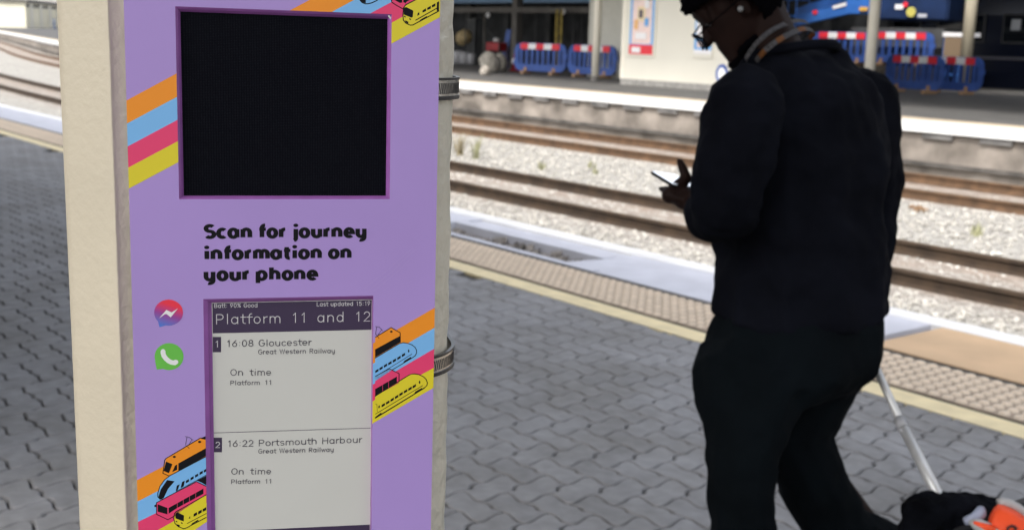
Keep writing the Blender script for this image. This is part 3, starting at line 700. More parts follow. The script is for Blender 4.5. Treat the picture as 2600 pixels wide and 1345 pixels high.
T = [(3, [(300, 965), (825, 685), (960, 745), (960, 860), (450, 1190), (300, 1115)]), (0, [(315, 985), (445, 1035), (445, 1120), (318, 1085)]), (0, [(460, 1035), (922, 778), (922, 848), (575, 1035), (462, 1110)]),
     (3, 1, [(575, 972), (575, 1040)]), (3, 1, [(655, 928), (655, 998)]), (3, 1, [(738, 884), (738, 955)]), (3, 1, [(820, 840), (820, 910)]), (0, 2.2, [(955, 745), (825, 685), (300, 965), (300, 1118), (450, 1190), (560, 1130)]), (0, [(270, 1000), (295, 985), (295, 1020), (275, 1025)])]
art('bus_picture', z4, T, LL)
yo = [(960, 862), (560, 1085), (538, 1110), (530, 1180), (545, 1240), (590, 1282), (660, 1310), (700, 1298), (960, 1160)]
T = [(4, yo + [(960, 1160)]), (0, 2.3, yo), (0, [(548, 1112), (575, 1090), (665, 1135), (662, 1215), (550, 1172)]), (0, sk(565, 1215, 22, 16, -.4)), (0, sk(635, 1235, 22, 16, -.4)), (0, sk(590, 1268, 36, 26, -.3)), (0, 1.8, [(708, 1240), (960, 1108)]),
     (0, [(755, 1262), (775, 1235), (850, 1190), (860, 1205)]), (0, [(725, 1175), (745, 1140), (748, 1175)])]
T += [(0, sk(x, y, 46, 38, .55)) for x, y in ((815, 1120), (876, 1088), (936, 1055))]
art('flat_front_train_picture', z4, T, LL)
# upper right
T = [(3, [(935, -60), (1640, -60), (1300, 125), (1240, 165), (1215, 235), (1160, 210), (945, 80)]), (0, [(1000, -60), (1200, -60), (1200, 75), (1140, 80), (1000, 5)]), (0, [(1228, -60), (1500, -60), (1300, 100), (1228, 60)]), (3, 4, [(1310, 80), (1500, -40)]),
     (0, 2.4, [(932, -60), (935, 60), (1060, 145), (1215, 232)])]
art('flat_front_train_picture', zA, T, TL)
yt = [(1640, -50), (1290, 130), (1232, 210), (1220, 400), (1228, 510), (1290, 590), (1400, 640), (1470, 635), (2125, 282)]
T = [(4, yt + [(2125, -60)]), (0, 2.6, yt), (0, [(1240, 205), (1300, 185), (1470, 270), (1480, 300), (1465, 440), (1430, 450), (1240, 375)])]
T += [(0, [(1710, 270), (1800, 215), (1800, 290), (1710, 325)]), (0, [(1830, 205), (1920, 155), (1920, 225), (1830, 262)]), (0, [(1945, 140), (2035, 90), (2035, 160), (1945, 200)]), (0, [(1590, 340), (1630, 310), (1630, 380), (1577, 405)]),
      (0, 2.4, [(1540, 515), (2070, 215)]), (0, [(1625, 545), (1660, 500), (1820, 410), (1835, 430)]), (0, [(2070, 72), (2125, 38), (2125, 300), (2070, 282)]), (0, sk(1265, 425, 45, 32, -.5)), (0, sk(1400, 490, 45, 32, -.5)), (0, sk(1315, 560, 75, 50, -.5))]
art('flat_front_train_picture', zA, T, (PL, PR, BX[2], PT))
T = [(0, [(135, -60), (285, -60), (285, 85), (190, 70), (140, 10)]), (0, 2.6, [(130, -40), (150, 30), (200, 75), (270, 103), (340, 103), (430, 82), (520, 42), (640, -30)])]
art('rounded_train_picture', zA, T, TL)
b = BM()
for x0, y0, x1, y1 in ((1895, 700, 2265, 395), (1930, 715, 2290, 405), (1965, 722, 2260, 470)): ribbon(b, [zc(x0, y0), zc((x0+x1)/2+8, (y0+y1)/2), zc(x1, y1)], .00022, .0001)
obj('scratch_marks', b, M['scratch'], sign)

# column that carries it, upright
def colpt(x, w_): return SP.xy.to_3d() + (sr.xy.to_3d().normalized()*x) + (sn.xy.to_3d().normalized()*w_)
bpoly = [(-.0940, -.0150), (-.1050, -.0142), (-.1058, -.0128), (-.1068, -.0132), (-.1400, -.046), (-.134, -.20), (.06, -.20), (.115, -.175), (.122, -.14), (.1215, -.062)]
bpoly += [(.0795+.042*math.cos(R(a)), -.062+.046*math.sin(R(a))) for a in range(9, 91, 9)]
b = BM(); nz = 400; prev = None
zs = [0, .9] + [.95+i*.0022 for i in range(360)] + [1.9, 4.3]
def dense(poly):
    o = []
    for i in range(len(poly)):
        p, q = poly[i], poly[(i+1) % len(poly)]; n = max(1, int(math.hypot(q[0]-p[0], q[1]-p[1])/.006)) if i in (0, 3, 9, 10, 11, 12, 13, 14, 15, 16, 17) else (1 if i in (1, 2) else 2)
        o += [(p[0]+(q[0]-p[0])*k/n, p[1]+(q[1]-p[1])*k/n) for k in range(n)]
    return o
dpoly = dense(bpoly)
cxm, cwm = -.01, -.1
for zz in zs:
    ring = []
    for x, w_ in dpoly:
        d = math.hypot(x-cxm, w_-cwm); p = Vector((x*40, w_*40, zz*40))
        lump = 0
        if x > .07 and w_ > -.13: lump = .0011*noise.noise(p*1.7) + .0012*abs(noise.noise(Vector((x*220, w_*220, zz*26)))) 
        elif -.1045 < x < -.093 and w_ > -.02: lump = .0002*noise.noise(p*2.4)
        else: lump = .0001*noise.noise(p*1.2)
        ring.append(b.verts.new(colpt(x + (x-cxm)/d*lump, w_ + (w_-cwm)/d*lump) + UPZ*zz))
    if prev:
        for k in range(len(ring)): 
            f = b.faces.new((prev[k], prev[(k+1) % len(ring)], ring[(k+1) % len(ring)], ring[k]))
            x = dpoly[k][0]; f.material_index = 1 if x > .07 else 2 if -.1055 < x < -.093 else 0
            f.smooth = True
    prev = ring
col = obj('platform_column', b, [M['beige'], M['beigebump'], M['beigestrip']])
tag(col, 'thick cream painted column with lumpy paint carrying the purple sign', 'column')
def clamp(zc_, label):
    t = empty('hose_clamp', colpt(.1, -.06) + UPZ*zc_, 0, label, 'hose clamp', 'hose clamps round the column')
    inv = -Vector(t.location)
    path = [(.02, -.0125), (.0795, -.0125)] + [(.0795+.0455*math.cos(R(a)), -.062+.0495*math.sin(R(a))) for a in range(84, -1, -6)] + [(.1255, -.14), (.118, -.178), (.06, -.204), (-.09, -.204)]
    def sweep(bm, off, h0, h1, th, mi=0):
        prev = None
        for i, (x, w_) in enumerate(path):
            a, c = path[max(i-1, 0)], path[min(i+1, len(path)-1)]; tx, ty = c[0]-a[0], c[1]-a[1]; l = math.hypot(tx, ty); nx, ny = -ty/l, tx/l
            q = [bm.verts.new(colpt(x+nx*o, w_+ny*o) + UPZ*(zc_+h) + inv) for o, h in ((off, h0), (off+th, h0), (off+th, h1), (off, h1))]
            if prev:
                for k in range(4): bm.faces.new((prev[k], q[k], q[(k+1) % 4], prev[(k+1) % 4])).material_index = mi
            prev = q
    b = BM(); sweep(b, 0, -.0066, .0066, .0012); bmesh.ops.recalc_face_normals(b, faces=b.faces); obj('band', b, M['steel'], t)
    b = BM(); sweep(b, -.0006, .0056, .0072, .0024); sweep(b, -.0006, -.0078, -.0052, .0024); bmesh.ops.recalc_face_normals(b, faces=b.faces); obj('rim', b, M['darksteel'], t)
    b = BM()
    for i in range(46):                                # worm-drive slots cut across the band
        s = .015+i*.0021; acc = 0
        for p, q in zip(path[1:], path[2:]):
            l = math.hypot(q[0]-p[0], q[1]-p[1])
            if acc+l > s:
                k = (s-acc)/l; x, w_ = p[0]+(q[0]-p[0])*k, p[1]+(q[1]-p[1])*k; tx, ty = (q[0]-p[0])/l, (q[1]-p[1])/l; break
            acc += l
        else: continue
        nx, ny = -ty, tx; T3 = colpt(x+tx, w_+ty)-colpt(x, w_); N3 = colpt(x+nx, w_+ny)-colpt(x, w_)
        obox(b, colpt(x+nx*.0012, w_+ny*.0012)+UPZ*zc_+inv, (T3+UPZ*.12).normalized()*.00045, N3*.0002, (UPZ-T3*.25)*.0037)
    obj('slot_row', b, M['darksteel'], t)
    return t
zz1 = SP.z + pp(1148, 226, -.05)[1]; zz2 = SP.z + pp(1145, 904, -.05)[1]
clamp(zz1, 'upper slotted steel hose clamp round the column beside the dark screen')
clamp(zz2, 'lower slotted steel hose clamp round the column beside the paper display')

# ------------------------------------------------------------------ far platform: kiosk, posts, barriers, works yard, train
def onY(u, v, Y):                                      # displayed pixel carried to the upright plane y = Y
    d = ray(u*K, v*K); return EYE + d*(Y/d.y)
KY = 22.4
xa = onY(1565, 100, KY).x; xb = -19.7
kiosk = empty('kiosk_building', (xa, KY, FZ), label='cream painted platform building with posters, between a slim post and the reader', cat='building')
b = BM(); box(b, 0, xb-xa, 0, 1.3, -.05, 3.55); obj('wall', b, M['cream'], kiosk)
b = BM(); box(b, .02, xb-xa+.02, -.022, -.003, 0, .16); obj('plinth', b, mat('grey_plinth', (.3, .29, .27), .8, var=.2), kiosk)
b = BM(); box(b, -.2, xb-xa+.25, -.3, 1.5, 3.553, 3.75); obj('roof', b, M['greybrown'], kiosk)
b = BM(); box(b, -.012, .10, -.014, .10, .163, 3.55); obj('corner_trim', b, M['postcream'], kiosk)
b = BM(); x0 = onY(1480, 100, 25.3).x; x1 = xa+1.0; box(b, x0, x1, 25.3, 25.5, FZ-.05, FZ+4.6)
tag(obj('screen_wall', b, mat('pale_grey_cream_wall', lin((208, 206, 194)), .65, var=.03)), 'pale grey screen wall set back behind the slim post', 'wall')

def framed(u0, v0, u1, v1, Y, name, label, bands, cat='poster'):
    p0, p1 = onY(u0, v1, Y), onY(u1, v0, Y)
    w_, h_ = p1.x-p0.x, p1.z-p0.z
    t = empty(name, (p0.x, Y, p0.z), 0, label, cat)
    b = BM(); box(b, 0, w_, -.035, -.002, 0, h_, bev=.008); obj('frame', b, M['cream'], t)
    b = BM()
    for i, (xx0, yy0, xx1, yy1, mi) in enumerate(bands): box(b, xx0*w_, xx1*w_, -.040-.0015*i, -.0355, yy0*h_, yy1*h_, mi)
    obj('print', b, PM, t)
    return t
PM = [mat('poster_blue', lin((96, 164, 222)), .5), mat('poster_pale_pink', lin((232, 208, 200)), .5, var=.08, vscale=5), mat('poster_red', lin((220, 56, 66)), .5), mat('poster_ink', lin((80, 70, 84)), .5), mat('poster_cream', lin((226, 206, 166)), .5), mat('poster_orange', lin((226, 176, 110)), .5), mat('poster_white', lin((232, 230, 230)), .5)]
bands = [(.06, .03, .94, .97, 0), (.14, .16, .86, .93, 1), (.06, .03, .94, .15, 2)]
for i in range(7): bands.append((.19+.075*i, .74, .19+.075*i+.055, .80, 3))
bands += [(.68, .70, .80, .86, 3), (.34, .44, .62, .62, 4), (.40, .48, .54, .58, 3), (.24, .34, .36, .46, 5), (.62, .38, .74, .48, 0), (.30, .22, .70, .30, 6), (.18, .05, .50, .12, 6), (.60, .60, .76, .70, 6)]
framed(1580, -62, 1658, 142, KY, 'poster_frame', 'tall blue bordered poster with red foot on the cream building', bands)
framed(1744, 40, 1800, 146, KY, 'poster_frame', 'pale blue notice behind the glasses on the cream building', [(.06, .1, .94, .97, 0), (.14, .45, .86, .9, 6), (.06, .1, .94, .2, 6), (.2, .25, .8, .4, 1)])
p0, p1 = onY(1940, 120, 37), onY(2128, -60, 37); b = BM(); box(b, p0.x, p1.x, 37, 37.3, FZ, 4.7); tag(obj('grey_wall', b, mat('dull_grey_wall', (.16, .155, .14), .8, var=.1)), 'dull grey wall far behind the boom lift arm', 'wall')
p = onY(1816, 186, KY-.35); b = BM()
t = empty('round_sign', (p.x, p.y, FZ), 0, 'round blue rimmed white sign on a short stand under the notice', 'sign')
r_ = .19; cz = p.z-FZ
b = BM()
for a in range(24):
    a0, a1 = a*PI/12, (a+1)*PI/12
    q = [b.verts.new((rr*math.cos(x), y, cz+rr*math.sin(x)*1.2)) for x in (a0, a1) for rr, y in ((r_, -.02), (r_*.68, -.02), (r_*.68, .02), (r_, .02))]
    for k in range(4): b.faces.new((q[k], q[(k+1) % 4], q[4+(k+1) % 4], q[4+k]))
obj('rim', b, M['barrier'], t)
b = BM(); prism(b, [(r_*.675*math.cos(a*PI/12), r_*.675*1.2*math.sin(a*PI/12)) for a in range(24)], -.012, .012, frame=lambda x, y, z: (x, z, cz+y)); obj('face', b, M['white'], t)
b = BM(); tube(b, [(0, .03, 0), (0, .03, cz-r_*1.25)], .025, 8); box(b, -.18, .18, -.12, .15, 0, .03); obj('stand', b, M['barrier'], t)

def post(u, v, Y, w_, label, m):
    p = onY(u, v, Y); t = empty('canopy_post', (p.x, Y, FZ), 0, label, 'post', 'cream canopy posts on the opposite platform')
    b = BM(); tube(b, [(0, 0, 0), (0, 0, 5.0)], w_/2, 16); obj('shaft', b, m, t, True)
    b = BM(); tube(b, [(0, 0, -.01), (0, 0, .10), (0, 0, .13)], [w_*.62, w_*.62, w_*.52], 16); obj('base', b, M['greybrown'], t)
    return t
post(1497, 198, 23.4, .235, 'slim cream canopy post left of the cream building, in front of the blue barrier', M['postcream'])
post(2189, 160, 24.4, .265, 'cream canopy post rising behind the reader\'s back', M['postcream'])
post(2431, 140, 31.6, .34, 'dull cream canopy post behind the rightmost blue barriers', mat('dull_cream_post', lin((176, 168, 148)), .6, var=.05))

# blue plastic pedestrian barriers with red and white boards
def barrier_parts(t, stripes_white_first=False, pale=False):
    W_, H_ = 2.0, 1.0
    b = BM()                                           # rounded outer frame
    def rr(w2, z0, z1, r): 
        return [(w2-r+r*math.cos(R(a)), z1-r+r*math.sin(R(a))) for a in range(0, 91, 15)] + [(-w2+r+r*math.cos(R(a)), z1-r+r*math.sin(R(a))) for a in range(90, 181, 15)] + [(-w2+r+r*math.cos(R(a)), z0+r+r*math.sin(R(a))) for a in range(180, 271, 15)] + [(w2-r+r*math.cos(R(a)), z0+r+r*math.sin(R(a))) for a in range(270, 361, 15)]
    o_, i_ = rr(1.0, .10, 1.0, .26), rr(.84, .32, .80, .10)
    for y0, s in ((-.035, 1), (.035, -1)):
        ov = [b.verts.new((x, y0, z)) for x, z in o_]; iv = [b.verts.new((x, y0*.8, z)) for x, z in i_]
        for k in range(len(ov)):
            f = (ov[k], iv[k], iv[(k+1) % len(iv)], ov[(k+1) % len(ov)]); b.faces.new(f if s > 0 else f[::-1])
        if s > 0: of, inf = ov, iv
    for k in range(len(of)):
        b.faces.new((of[k], of[(k+1) % len(of)], ov[(k+1) % len(ov)], ov[k])); b.faces.new((inf[k], iv[k], iv[(k+1) % len(iv)], inf[(k+1) % len(inf)]))
    bmesh.ops.recalc_face_normals(b, faces=b.faces)
    obj('frame', b, M['barrier'], t)
    b = BM(); box(b, -.05, .05, -.024, .024, .325, .79); bar = None
    for i in range(8):
        if bar is None: bar = o = obj('bar', b, M['barrier'], t)
        else: o = bar.copy(); COL.objects.link(o); o.parent = t
        o.location.x = -.735+.21*i
    b = BM(); n = 5; xw = 1.5/n
    for i in range(n): box(b, -.75+i*xw, -.75+(i+1)*xw, -.052-.001*(i % 2), -.0365, .80, .985, i % 2)
    obj('reflective_board', b, [M['bred'], M['bwhite']], t)
    b = BM(); box(b, -.06, .06, -.26, .26, 0, .10, bev=.02); box(b, -.05, .05, -.06, -.036, .05, .22)
    f = obj('foot', b, M['foot'], t); f.location.x = -.55; g = f.copy(); COL.objects.link(g); g.parent = t; g.location.x = .55
    b = BM(); box(b, .985, 1.04, -.03, .03, .55, .68); obj('hook', b, M['barrier'], t); b = BM(); box(b, -1.04, -.985, -.03, .03, .3, .43); obj('hook', b, M['barrier'], t)
proto = None
def barrier(u, v, wpx, label, flip=1, extra=0, rz=None):
    global proto
    p = at(u*K, v*K, FZ); D = (p-EYE).dot(FW); c = min(1, wpx*K*D/F/2.0)
    a = math.atan2(rt0.y, rt0.x) - flip*math.acos(c) + extra
    if proto is None:
        proto = empty('pedestrian_barrier', (0, 0, 0)); barrier_parts(proto); o = proto
    else: o = copy_tree(proto)
    o.location = p; o.rotation_euler = (0, 0, a if rz is None else rz)
    return tag(o, label, 'barrier', 'blue pedestrian barriers on the opposite platform')
barrier(1358, 188, 128, 'blue barrier with red and white board, alone in front of the dark works yard')
barrier(1488, 196, 112, 'blue barrier split by the slim cream post left of the building')
b3_ = barrier(2136, 196, 125, 'blue barrier highest behind the person\'s shoulder, left of the cream post')
b4_ = barrier(2268, 196, 112, 'blue barrier behind the others, just right of the cream post', flip=-1)
barrier(2296, 234, 92, 'blue barrier with red and white board, second from the right in the cluster')
barrier(2388, 236, 98, 'rightmost blue barrier, in front of the dull cream post')

for o_, u_, lb in ((b3_, 2120, 'wooden pallet stack under the barrier behind the person\'s shoulder'), (b4_, 2268, 'wooden pallet stack under the raised barrier right of the cream post')):
    p = onY(u_, 81, 31.0); o_.location = (p.x, 31.0, FZ); o_.rotation_euler.z = R(14); dz = p.z-1.0-FZ
    t = empty('pallet_stack', o_.location, o_.rotation_euler.z, lb, 'pallets', 'pallet stacks'); o_.location.z += dz
    for i in range(4):
        b = BM(); z = i*.14 + dz - .56 if dz > .56 else i*.14*dz/.56
        for y in (-.5, -.05, .4): box(b, -.9, .9, y, y+.1, z, z+.10)
        for x in (-.9, -.45, 0, .45, .8): box(b, x, x+.1, -.5, .5, z+.1005, z+.1385)
        obj('pallet', b, mat('grey_pallet_wood', (.10, .085, .065), .9, var=.3, vscale=6), t)
# works yard behind the barriers
b = BM(); x0, x1 = -60, -24.5; box(b, x0, x1, 35, 35.3, FZ-.1, 6.0)
yard = obj('yard_wall', b, M['darkwall']); tag(yard, 'dark wall closing the works yard', 'wall')
b = BM()
for i in range(11):
    x = -58+i*3.1; box(b, x, x+.35, 34.7, 34.998, FZ, 5.6)
obj('pilaster', b, M['darkgrey'], yard)
p0, p1 = onY(1120, 9, 31.5), onY(1500, 0, 31.5)
b = BM(); box(b, p0.x-6, p1.x, 31.5, 31.7, onY(1300, 8, 31.5).z, onY(1300, -70, 31.5).z)
tag(obj('pale_blue_hoarding', b, mat('pale_blue_sheeting', lin((150, 186, 226)), .5, var=.05)), 'long pale blue sheeted panel above the works yard', 'hoarding')
g_ = empty('steel_gantry', (onY(1297, 190, 30).x, 30, FZ), 0, 'grey steel gantry with beam and posts across the works yard', 'gantry')
ox = g_.location.x
zb0, zb1 = onY(1297, 33, 30).z-FZ, onY(1297, 19, 30).z-FZ
b = BM(); box(b, onY(1100, 25, 30).x-ox-5, onY(1498, 25, 30).x-ox, -.12, .12, zb0, zb1); obj('beam', b, M['greybrown'], g_)
b = BM(); box(b, -.16, .16, -.16, .16, 0, zb0-.002); box(b, -.16, .16, -.16, .16, zb1+.002, zb1+2.4); obj('column', b, M['greybrown'], g_)
for u, r_ in ((1217, .055), (1205, .03), (1345, .03), (1440, .035), (1462, .03), (1170, .03)):
    x = onY(u, 100, 30).x-ox; b = BM(); tube(b, [(x, .02, 0), (x, .02, zb0-.002)], r_, 8); obj('prop', b, M['darkgrey'] if u != 1217 else M['greybrown'], g_, True)
b = BM(); tube(b, [(onY(1217, 60, 30).x-ox, .1, zb0*.7), (onY(1262, 100, 30).x-ox, .1, zb0*.32)], .03, 8); obj('brace', b, M['darkgrey'], g_)
lp = None
for u, v, lb in ((1228, 39, 'round white work lamp on the left of the steel gantry'), (1417, 30, 'round white work lamp above the yellow ladder')):
    p = onY(u, v, 29.6); b = BM(); bmesh.ops.create_uvsphere(b, u_segments=12, v_segments=8, radius=.115)
    for q in b.verts: q.co.y *= .6
    t = empty('work_lamp', p, 0, lb, 'lamp', 'work lamps on the gantry'); obj('lens', b, M['bwhite'], t, True)
    b = BM(); tube(b, [(0, .03, 0), (0, .16, .02)], [.12, .05], 12); obj('housing', b, M['darkgrey'], t)
p = onY(1402, 188, 28.5); h = onY(1402, 24, 28.5).z-FZ
t = empty('yellow_ladder', (p.x, 28.5, FZ), R(30), 'worn yellow ladder standing upright behind the first barrier', 'ladder')
ym = mat('worn_yellow_fibreglass', (.42, .31, .05), .6, var=.4, vscale=6)
for sx_ in (-.09, .09):
    b = BM(); box(b, sx_-.035, sx_+.035, -.03, .03, 0, h); obj('stile', b, ym, t)
b = BM(); box(b, -.054, .054, -.018, .018, -.02, .02); rg = None
for i in range(int(h/.28)):
    if rg is None: rg = o = obj('rung', b, mat('dark_yellow_rung', (.25, .18, .04), .7), t)
    else: o = rg.copy(); COL.objects.link(o); o.parent = t
    o.location.z = .2+.28*i
def thing_at(name, u, v, Y, label, cat, rz=0, group=None):
    p = onY(u, v, Y); return empty(name, (p.x, p.y, FZ), rz, label, cat, group)
yd = 27.2
redm = mat('red_machine_paint', (.30, .015, .02), .5, var=.3, vscale=4)
t = thing_at('red_generator', 1247, 180, yd, 'red engine generator on a frame in the works yard', 'generator', R(15))
b = BM(); box(b, -.33, .33, -.25, .25, .62, .95, bev=.05); obj('body', b, redm, t)
b = BM()
for x in (-.33, .33):
    for y in (-.25, .25): tube(b, [(x, y, .12), (x, y, 1.0)], .02, 6)
obj('frame', b, M['darkgrey'], t)
b = BM(); bmesh.ops.create_uvsphere(b, u_segments=12, v_segments=8, radius=.13)
for q in b.verts: q.co.z = q.co.z*.7+1.03
obj('tank', b, mat('pale_tank', (.6, .6, .6), .4), t, True)
t = None
sackm = mat('grey_sacking', (.30, .28, .24), .95, var=.25, vscale=6, bump=.6, bscale=20)
for i, (u, v, s, lb) in enumerate(((1232, 183, .34, 'grey rubble sack slumped nearest the platform edge'), (1256, 180, .30, 'grey rubble sack under the red generator'), (1219, 190, .16, 'small pale sack in front of the rubble sacks'))):
    p = at(u*K, v*K, FZ); b = BM(); bmesh.ops.create_icosphere(b, subdivisions=3, radius=s)
    for q in b.verts:
        n = noise.noise(q.co*4+Vector((i*7, 0, 0))); q.co *= 1+.25*n; q.co.z = max(q.co.z*1.15+s*.85, 0)
    o = obj('rubble_sack', b, sackm if i < 2 else M['concrete'], None, True); o.location = p; tag(o, lb, 'sack', 'rubble sacks')
t = thing_at('blue_board', 1272, 176, 28.2, 'narrow blue board leaning beside the grey gantry column', 'board', R(20))
b = BM(); obox(b, (0, 0, .72), Vector((.11, 0, 0)), Vector((0, .02, 0)), Vector((.04, .1, .72))); obj('sheet', b, M['barrier'], t)
b = BM(); box(b, .12, .3, -.3, -.25, 0, .8); obj('batten', b, mat('dark_violet_plastic', (.04, .03, .12), .5), t)
p = at(1295*K, 180*K, FZ); b = BM(); tube(b, [(0, 0, 0), (0, 0, .04), (0, 0, .05), (0, 0, .62)], [.2, .2, .14, .03], 12); o = obj('traffic_cone', b, redm, None, True); o.location = p; o.scale = (1, 1, 1.1)
b = BM(); tube(b, [(0, 0, .25), (0, 0, .4)], [.114, .085], 12); obj('band', b, M['bwhite'], o); tag(o, 'dull red cone at the foot of the grey gantry column', 'cone')
for i, (u, v, s, lb) in enumerate(((1152, 160, .22, 'pale drum at the left end of the works yard, beside the pole'), (1168, 163, .2, 'pale drum second from the cream pole'), (1186, 166, .18, 'smallest pale drum of the row, nearest the sacks'))):
    p = onY(u, v, 29); t = empty('pale_drum', (p.x, p.y, FZ), 0, lb, 'drum', 'pale drums in the works yard')
    b = BM(); tube(b, [(0, 0, 0), (0, 0, s*2.2), (0, 0, s*2.4)], [s, s, s*.8], 14); obj('shell', b, mat('pale_drum_plastic', (.42, .42, .44), .6), t, True)
    b = BM(); tube(b, [(0, 0, s*2.41), (0, 0, s*2.55)], [s*.4, s*.4], 10); obj('cap', b, M['darkgrey'], t)
p = onY(1166, 112, 30.5); t = empty('cement_mixer', (p.x, 30.5, FZ), 0, 'tan drummed cement mixer on legs behind the pale drums', 'mixer')
b = BM(); tube(b, [(-.3, 0, .9), (-.1, 0, 1.0), (.2, 0, 1.15), (.38, 0, 1.25)], [.2, .34, .32, .18], 14); obj('drum', b, mat('tan_drum', (.5, .38, .2), .6, var=.3), t, True)
for x, y in ((-.3, -.25), (-.3, .25), (.3, 0)):
    b = BM(); tube(b, [(x, y, 0), (x*.3, y*.3, .95)], .03, 6); obj('leg', b, M['darkgrey'], t)
p = onY(1192, 150, 31.5); t = empty('tool_cabinet', (p.x, 31.5, FZ), 0, 'grey tool cabinet at the back of the works yard', 'cabinet')
b = BM(); box(b, -.35, .35, -.2, .2, 0, 1.9); obj('carcass', b, mat('cabinet_grey', (.09, .095, .1), .5), t); b = BM(); box(b, -.33, -.01, -.215, -.202, .1, 1.8); box(b, .01, .33, -.215, -.202, .1, 1.8); obj('door', b, M['darkgrey'], t)

# dark carriage standing in the far bay
ty = 36.0; tx0, tx1 = -27.5, 16.0
t = empty('railway_carriage', (0, ty, FZ), 0, 'dark navy railway carriage standing in the shade behind the far right barriers', 'carriage')
b = BM(); profile(b, [(0, -.1), (-.06, .5), (-.05, 1.4), (0, 2.3), (.12, 2.9), (.5, 3.3), (2.7, 3.3), (2.7, -.1)], tx0, tx1, False, 1)
bmesh.ops.recalc_face_normals(b, faces=b.faces); obj('body', b, M['navy'], t)
zl0, zl1 = onY(2520, 151, ty-.07).z-FZ, onY(2520, 143, ty-.07).z-FZ
b = BM(); box(b, tx0, tx1, -.09, -.062, zl0, zl1); obj('waist_stripe', b, mat('grey_stripe', (.10, .10, .12), .4), t)
b = BM(); box(b, tx0, tx1, .1, 2.6, -.6, -.11); obj('underframe', b, M['black'], t)
wv0, wv1 = onY(2520, 110, ty-.06).z-FZ, onY(2520, 35, ty-.06).z-FZ
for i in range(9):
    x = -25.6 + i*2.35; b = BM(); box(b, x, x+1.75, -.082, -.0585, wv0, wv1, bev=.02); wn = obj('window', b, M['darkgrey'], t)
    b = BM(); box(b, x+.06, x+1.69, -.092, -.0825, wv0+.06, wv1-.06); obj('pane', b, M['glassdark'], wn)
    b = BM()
    if 2 <= i <= 5: box(b, x+.3, x+.62, -.0945, -.0925, wv0+.42, wv0+.76); obj('window_glint', b, mat('painted_glint', (.42, .44, .46), .5), wn)  # pale patch painted on the pane as a reflection

# blue boom lift parked behind the barriers
bl_ = empty('boom_lift', (onY(2200, 200, 32.5).x, 32.5, FZ), R(8), 'blue boom lift with folded arm parked behind the barriers', 'boom lift')
o0 = bl_.location.copy(); ri = Matrix.Rotation(-R(8), 3, 'Z')
def bp(u, v, Y=32.5): return ri @ (onY(u, v, Y)-o0)
def boomseg(name, a, c, hh, dd_, m, parent=bl_):
    a, c = Vector(a), Vector(c); ax = (c-a)/2; n = ax.normalized(); side = Vector((0, 1, 0)); upv = side.cross(n).normalized()*-1
    b = BM(); obox(b, (a+c)/2, ax, side*dd_, upv*hh); bmesh.ops.recalc_face_normals(b, faces=b.faces)
    return obj(name, b, m, parent)
b1 = boomseg('lower_arm', bp(2010, 52), bp(2200, 8), .17, .14, M['liftblue'])
lab = boomseg('warning_plate', bp(2095, 20, 32.33), bp(2135, 9, 32.33), .05, .01, M['bwhite'], b1); boomseg('red_mark', bp(2045, 33, 32.33), bp(2056, 30, 32.33), .06, .01, M['bred'], b1)
boomseg('upper_arm', bp(2006, 34, 32.9), bp(2190, -28, 32.9), .15, .12, M['liftblue'])
b = BM(); c = bp(2190, 10, 32.4); obox(b, c, (.62, 0, 0), (0, .4, 0), (0, 0, .32)); obj('turret', b, M['liftblue'], bl_)
b = BM(); c = bp(2172, 23, 31.95); obox(b, c, (.14, 0, 0), (0, .01, 0), (0, 0, .06)); obj('amber_plate', b, mat('amber_plate', (.6, .35, .06), .5), bl_)
b = BM(); c = bp(2312, 22, 32.5); obox(b, c, (1.2, 0, 0), (0, .6, 0), (0, 0, .38)); bmesh.ops.bevel(b, geom=b.edges[:], offset=.06, segments=2, affect='EDGES'); obj('engine_cover', b, mat('deep_lift_blue', (.007, .022, .075), .45, var=.3, vscale=2), bl_)
b = BM(); c = bp(2292, 31, 31.83); tube(b, [c, c+Vector((0, -.015, 0))], .15, 16); obj('round_badge', b, mat('yellow_badge', (.55, .5, .12), .5, var=.3, vscale=20), bl_)
b = BM(); c = bp(2278, 12, 31.83); tube(b, [c, c+Vector((0, -.015, 0))], .08, 16); obj('red_ring', b, M['bred'], bl_)
b = BM(); c = bp(2262, 18, 31.83); obox(b, c, (.13, 0, 0), (0, .01, 0), (0, 0, .07)); obj('data_plate', b, M['bwhite'], bl_); b = BM(); c = bp(2320, 40, 31.83); obox(b, c, (.14, 0, 0), (0, .01, 0), (0, 0, .05)); obj('data_plate', b, mat('pale_plate', (.5, .52, .56), .5), bl_)
b = BM(); c = bp(2280, 95, 32.5); obox(b, c, (1.5, 0, 0), (0, .7, 0), (0, 0, .28)); obj('chassis', b, M['darkgrey'], bl_)
for u in (2225, 2335):
    for dy in (-.75, .75):
        b = BM(); c = bp(u, 150, 32.5); c.z = .42; tube(b, [c+Vector((0, dy-.14, 0)), c+Vector((0, dy+.14, 0))], .42, 18); wh = obj('wheel', b, M['black'], bl_)
        b = BM(); tube(b, [c+Vector((0, dy-.16, 0)), c+Vector((0, dy-.141, 0))], .2, 14); obj('hub', b, M['liftblue'], wh)
b = BM(); c = bp(1990, 60, 32.5)
for z in (0, .55, 1.1):
    for y in (-.4, .4): tube(b, [c+Vector((-.4, y, z-.3)), c+Vector((.4, y, z-.3))], .025, 6)
for x in (-.4, .4):
    for z in (0, 1.1): tube(b, [c+Vector((x, -.4, z-.3)), c+Vector((x, .4, z-.3))], .025, 6)
    for y in (-.4, .4): tube(b, [c+Vector((x, y, -.3)), c+Vector((x, y, .8))], .025, 6)
obj('basket', b, M['liftblue'], bl_)
t = thing_at('site_chair', 2392, 150, 32.0, 'tan backed site chair among the barriers beside the dull cream post', 'chair', R(30))
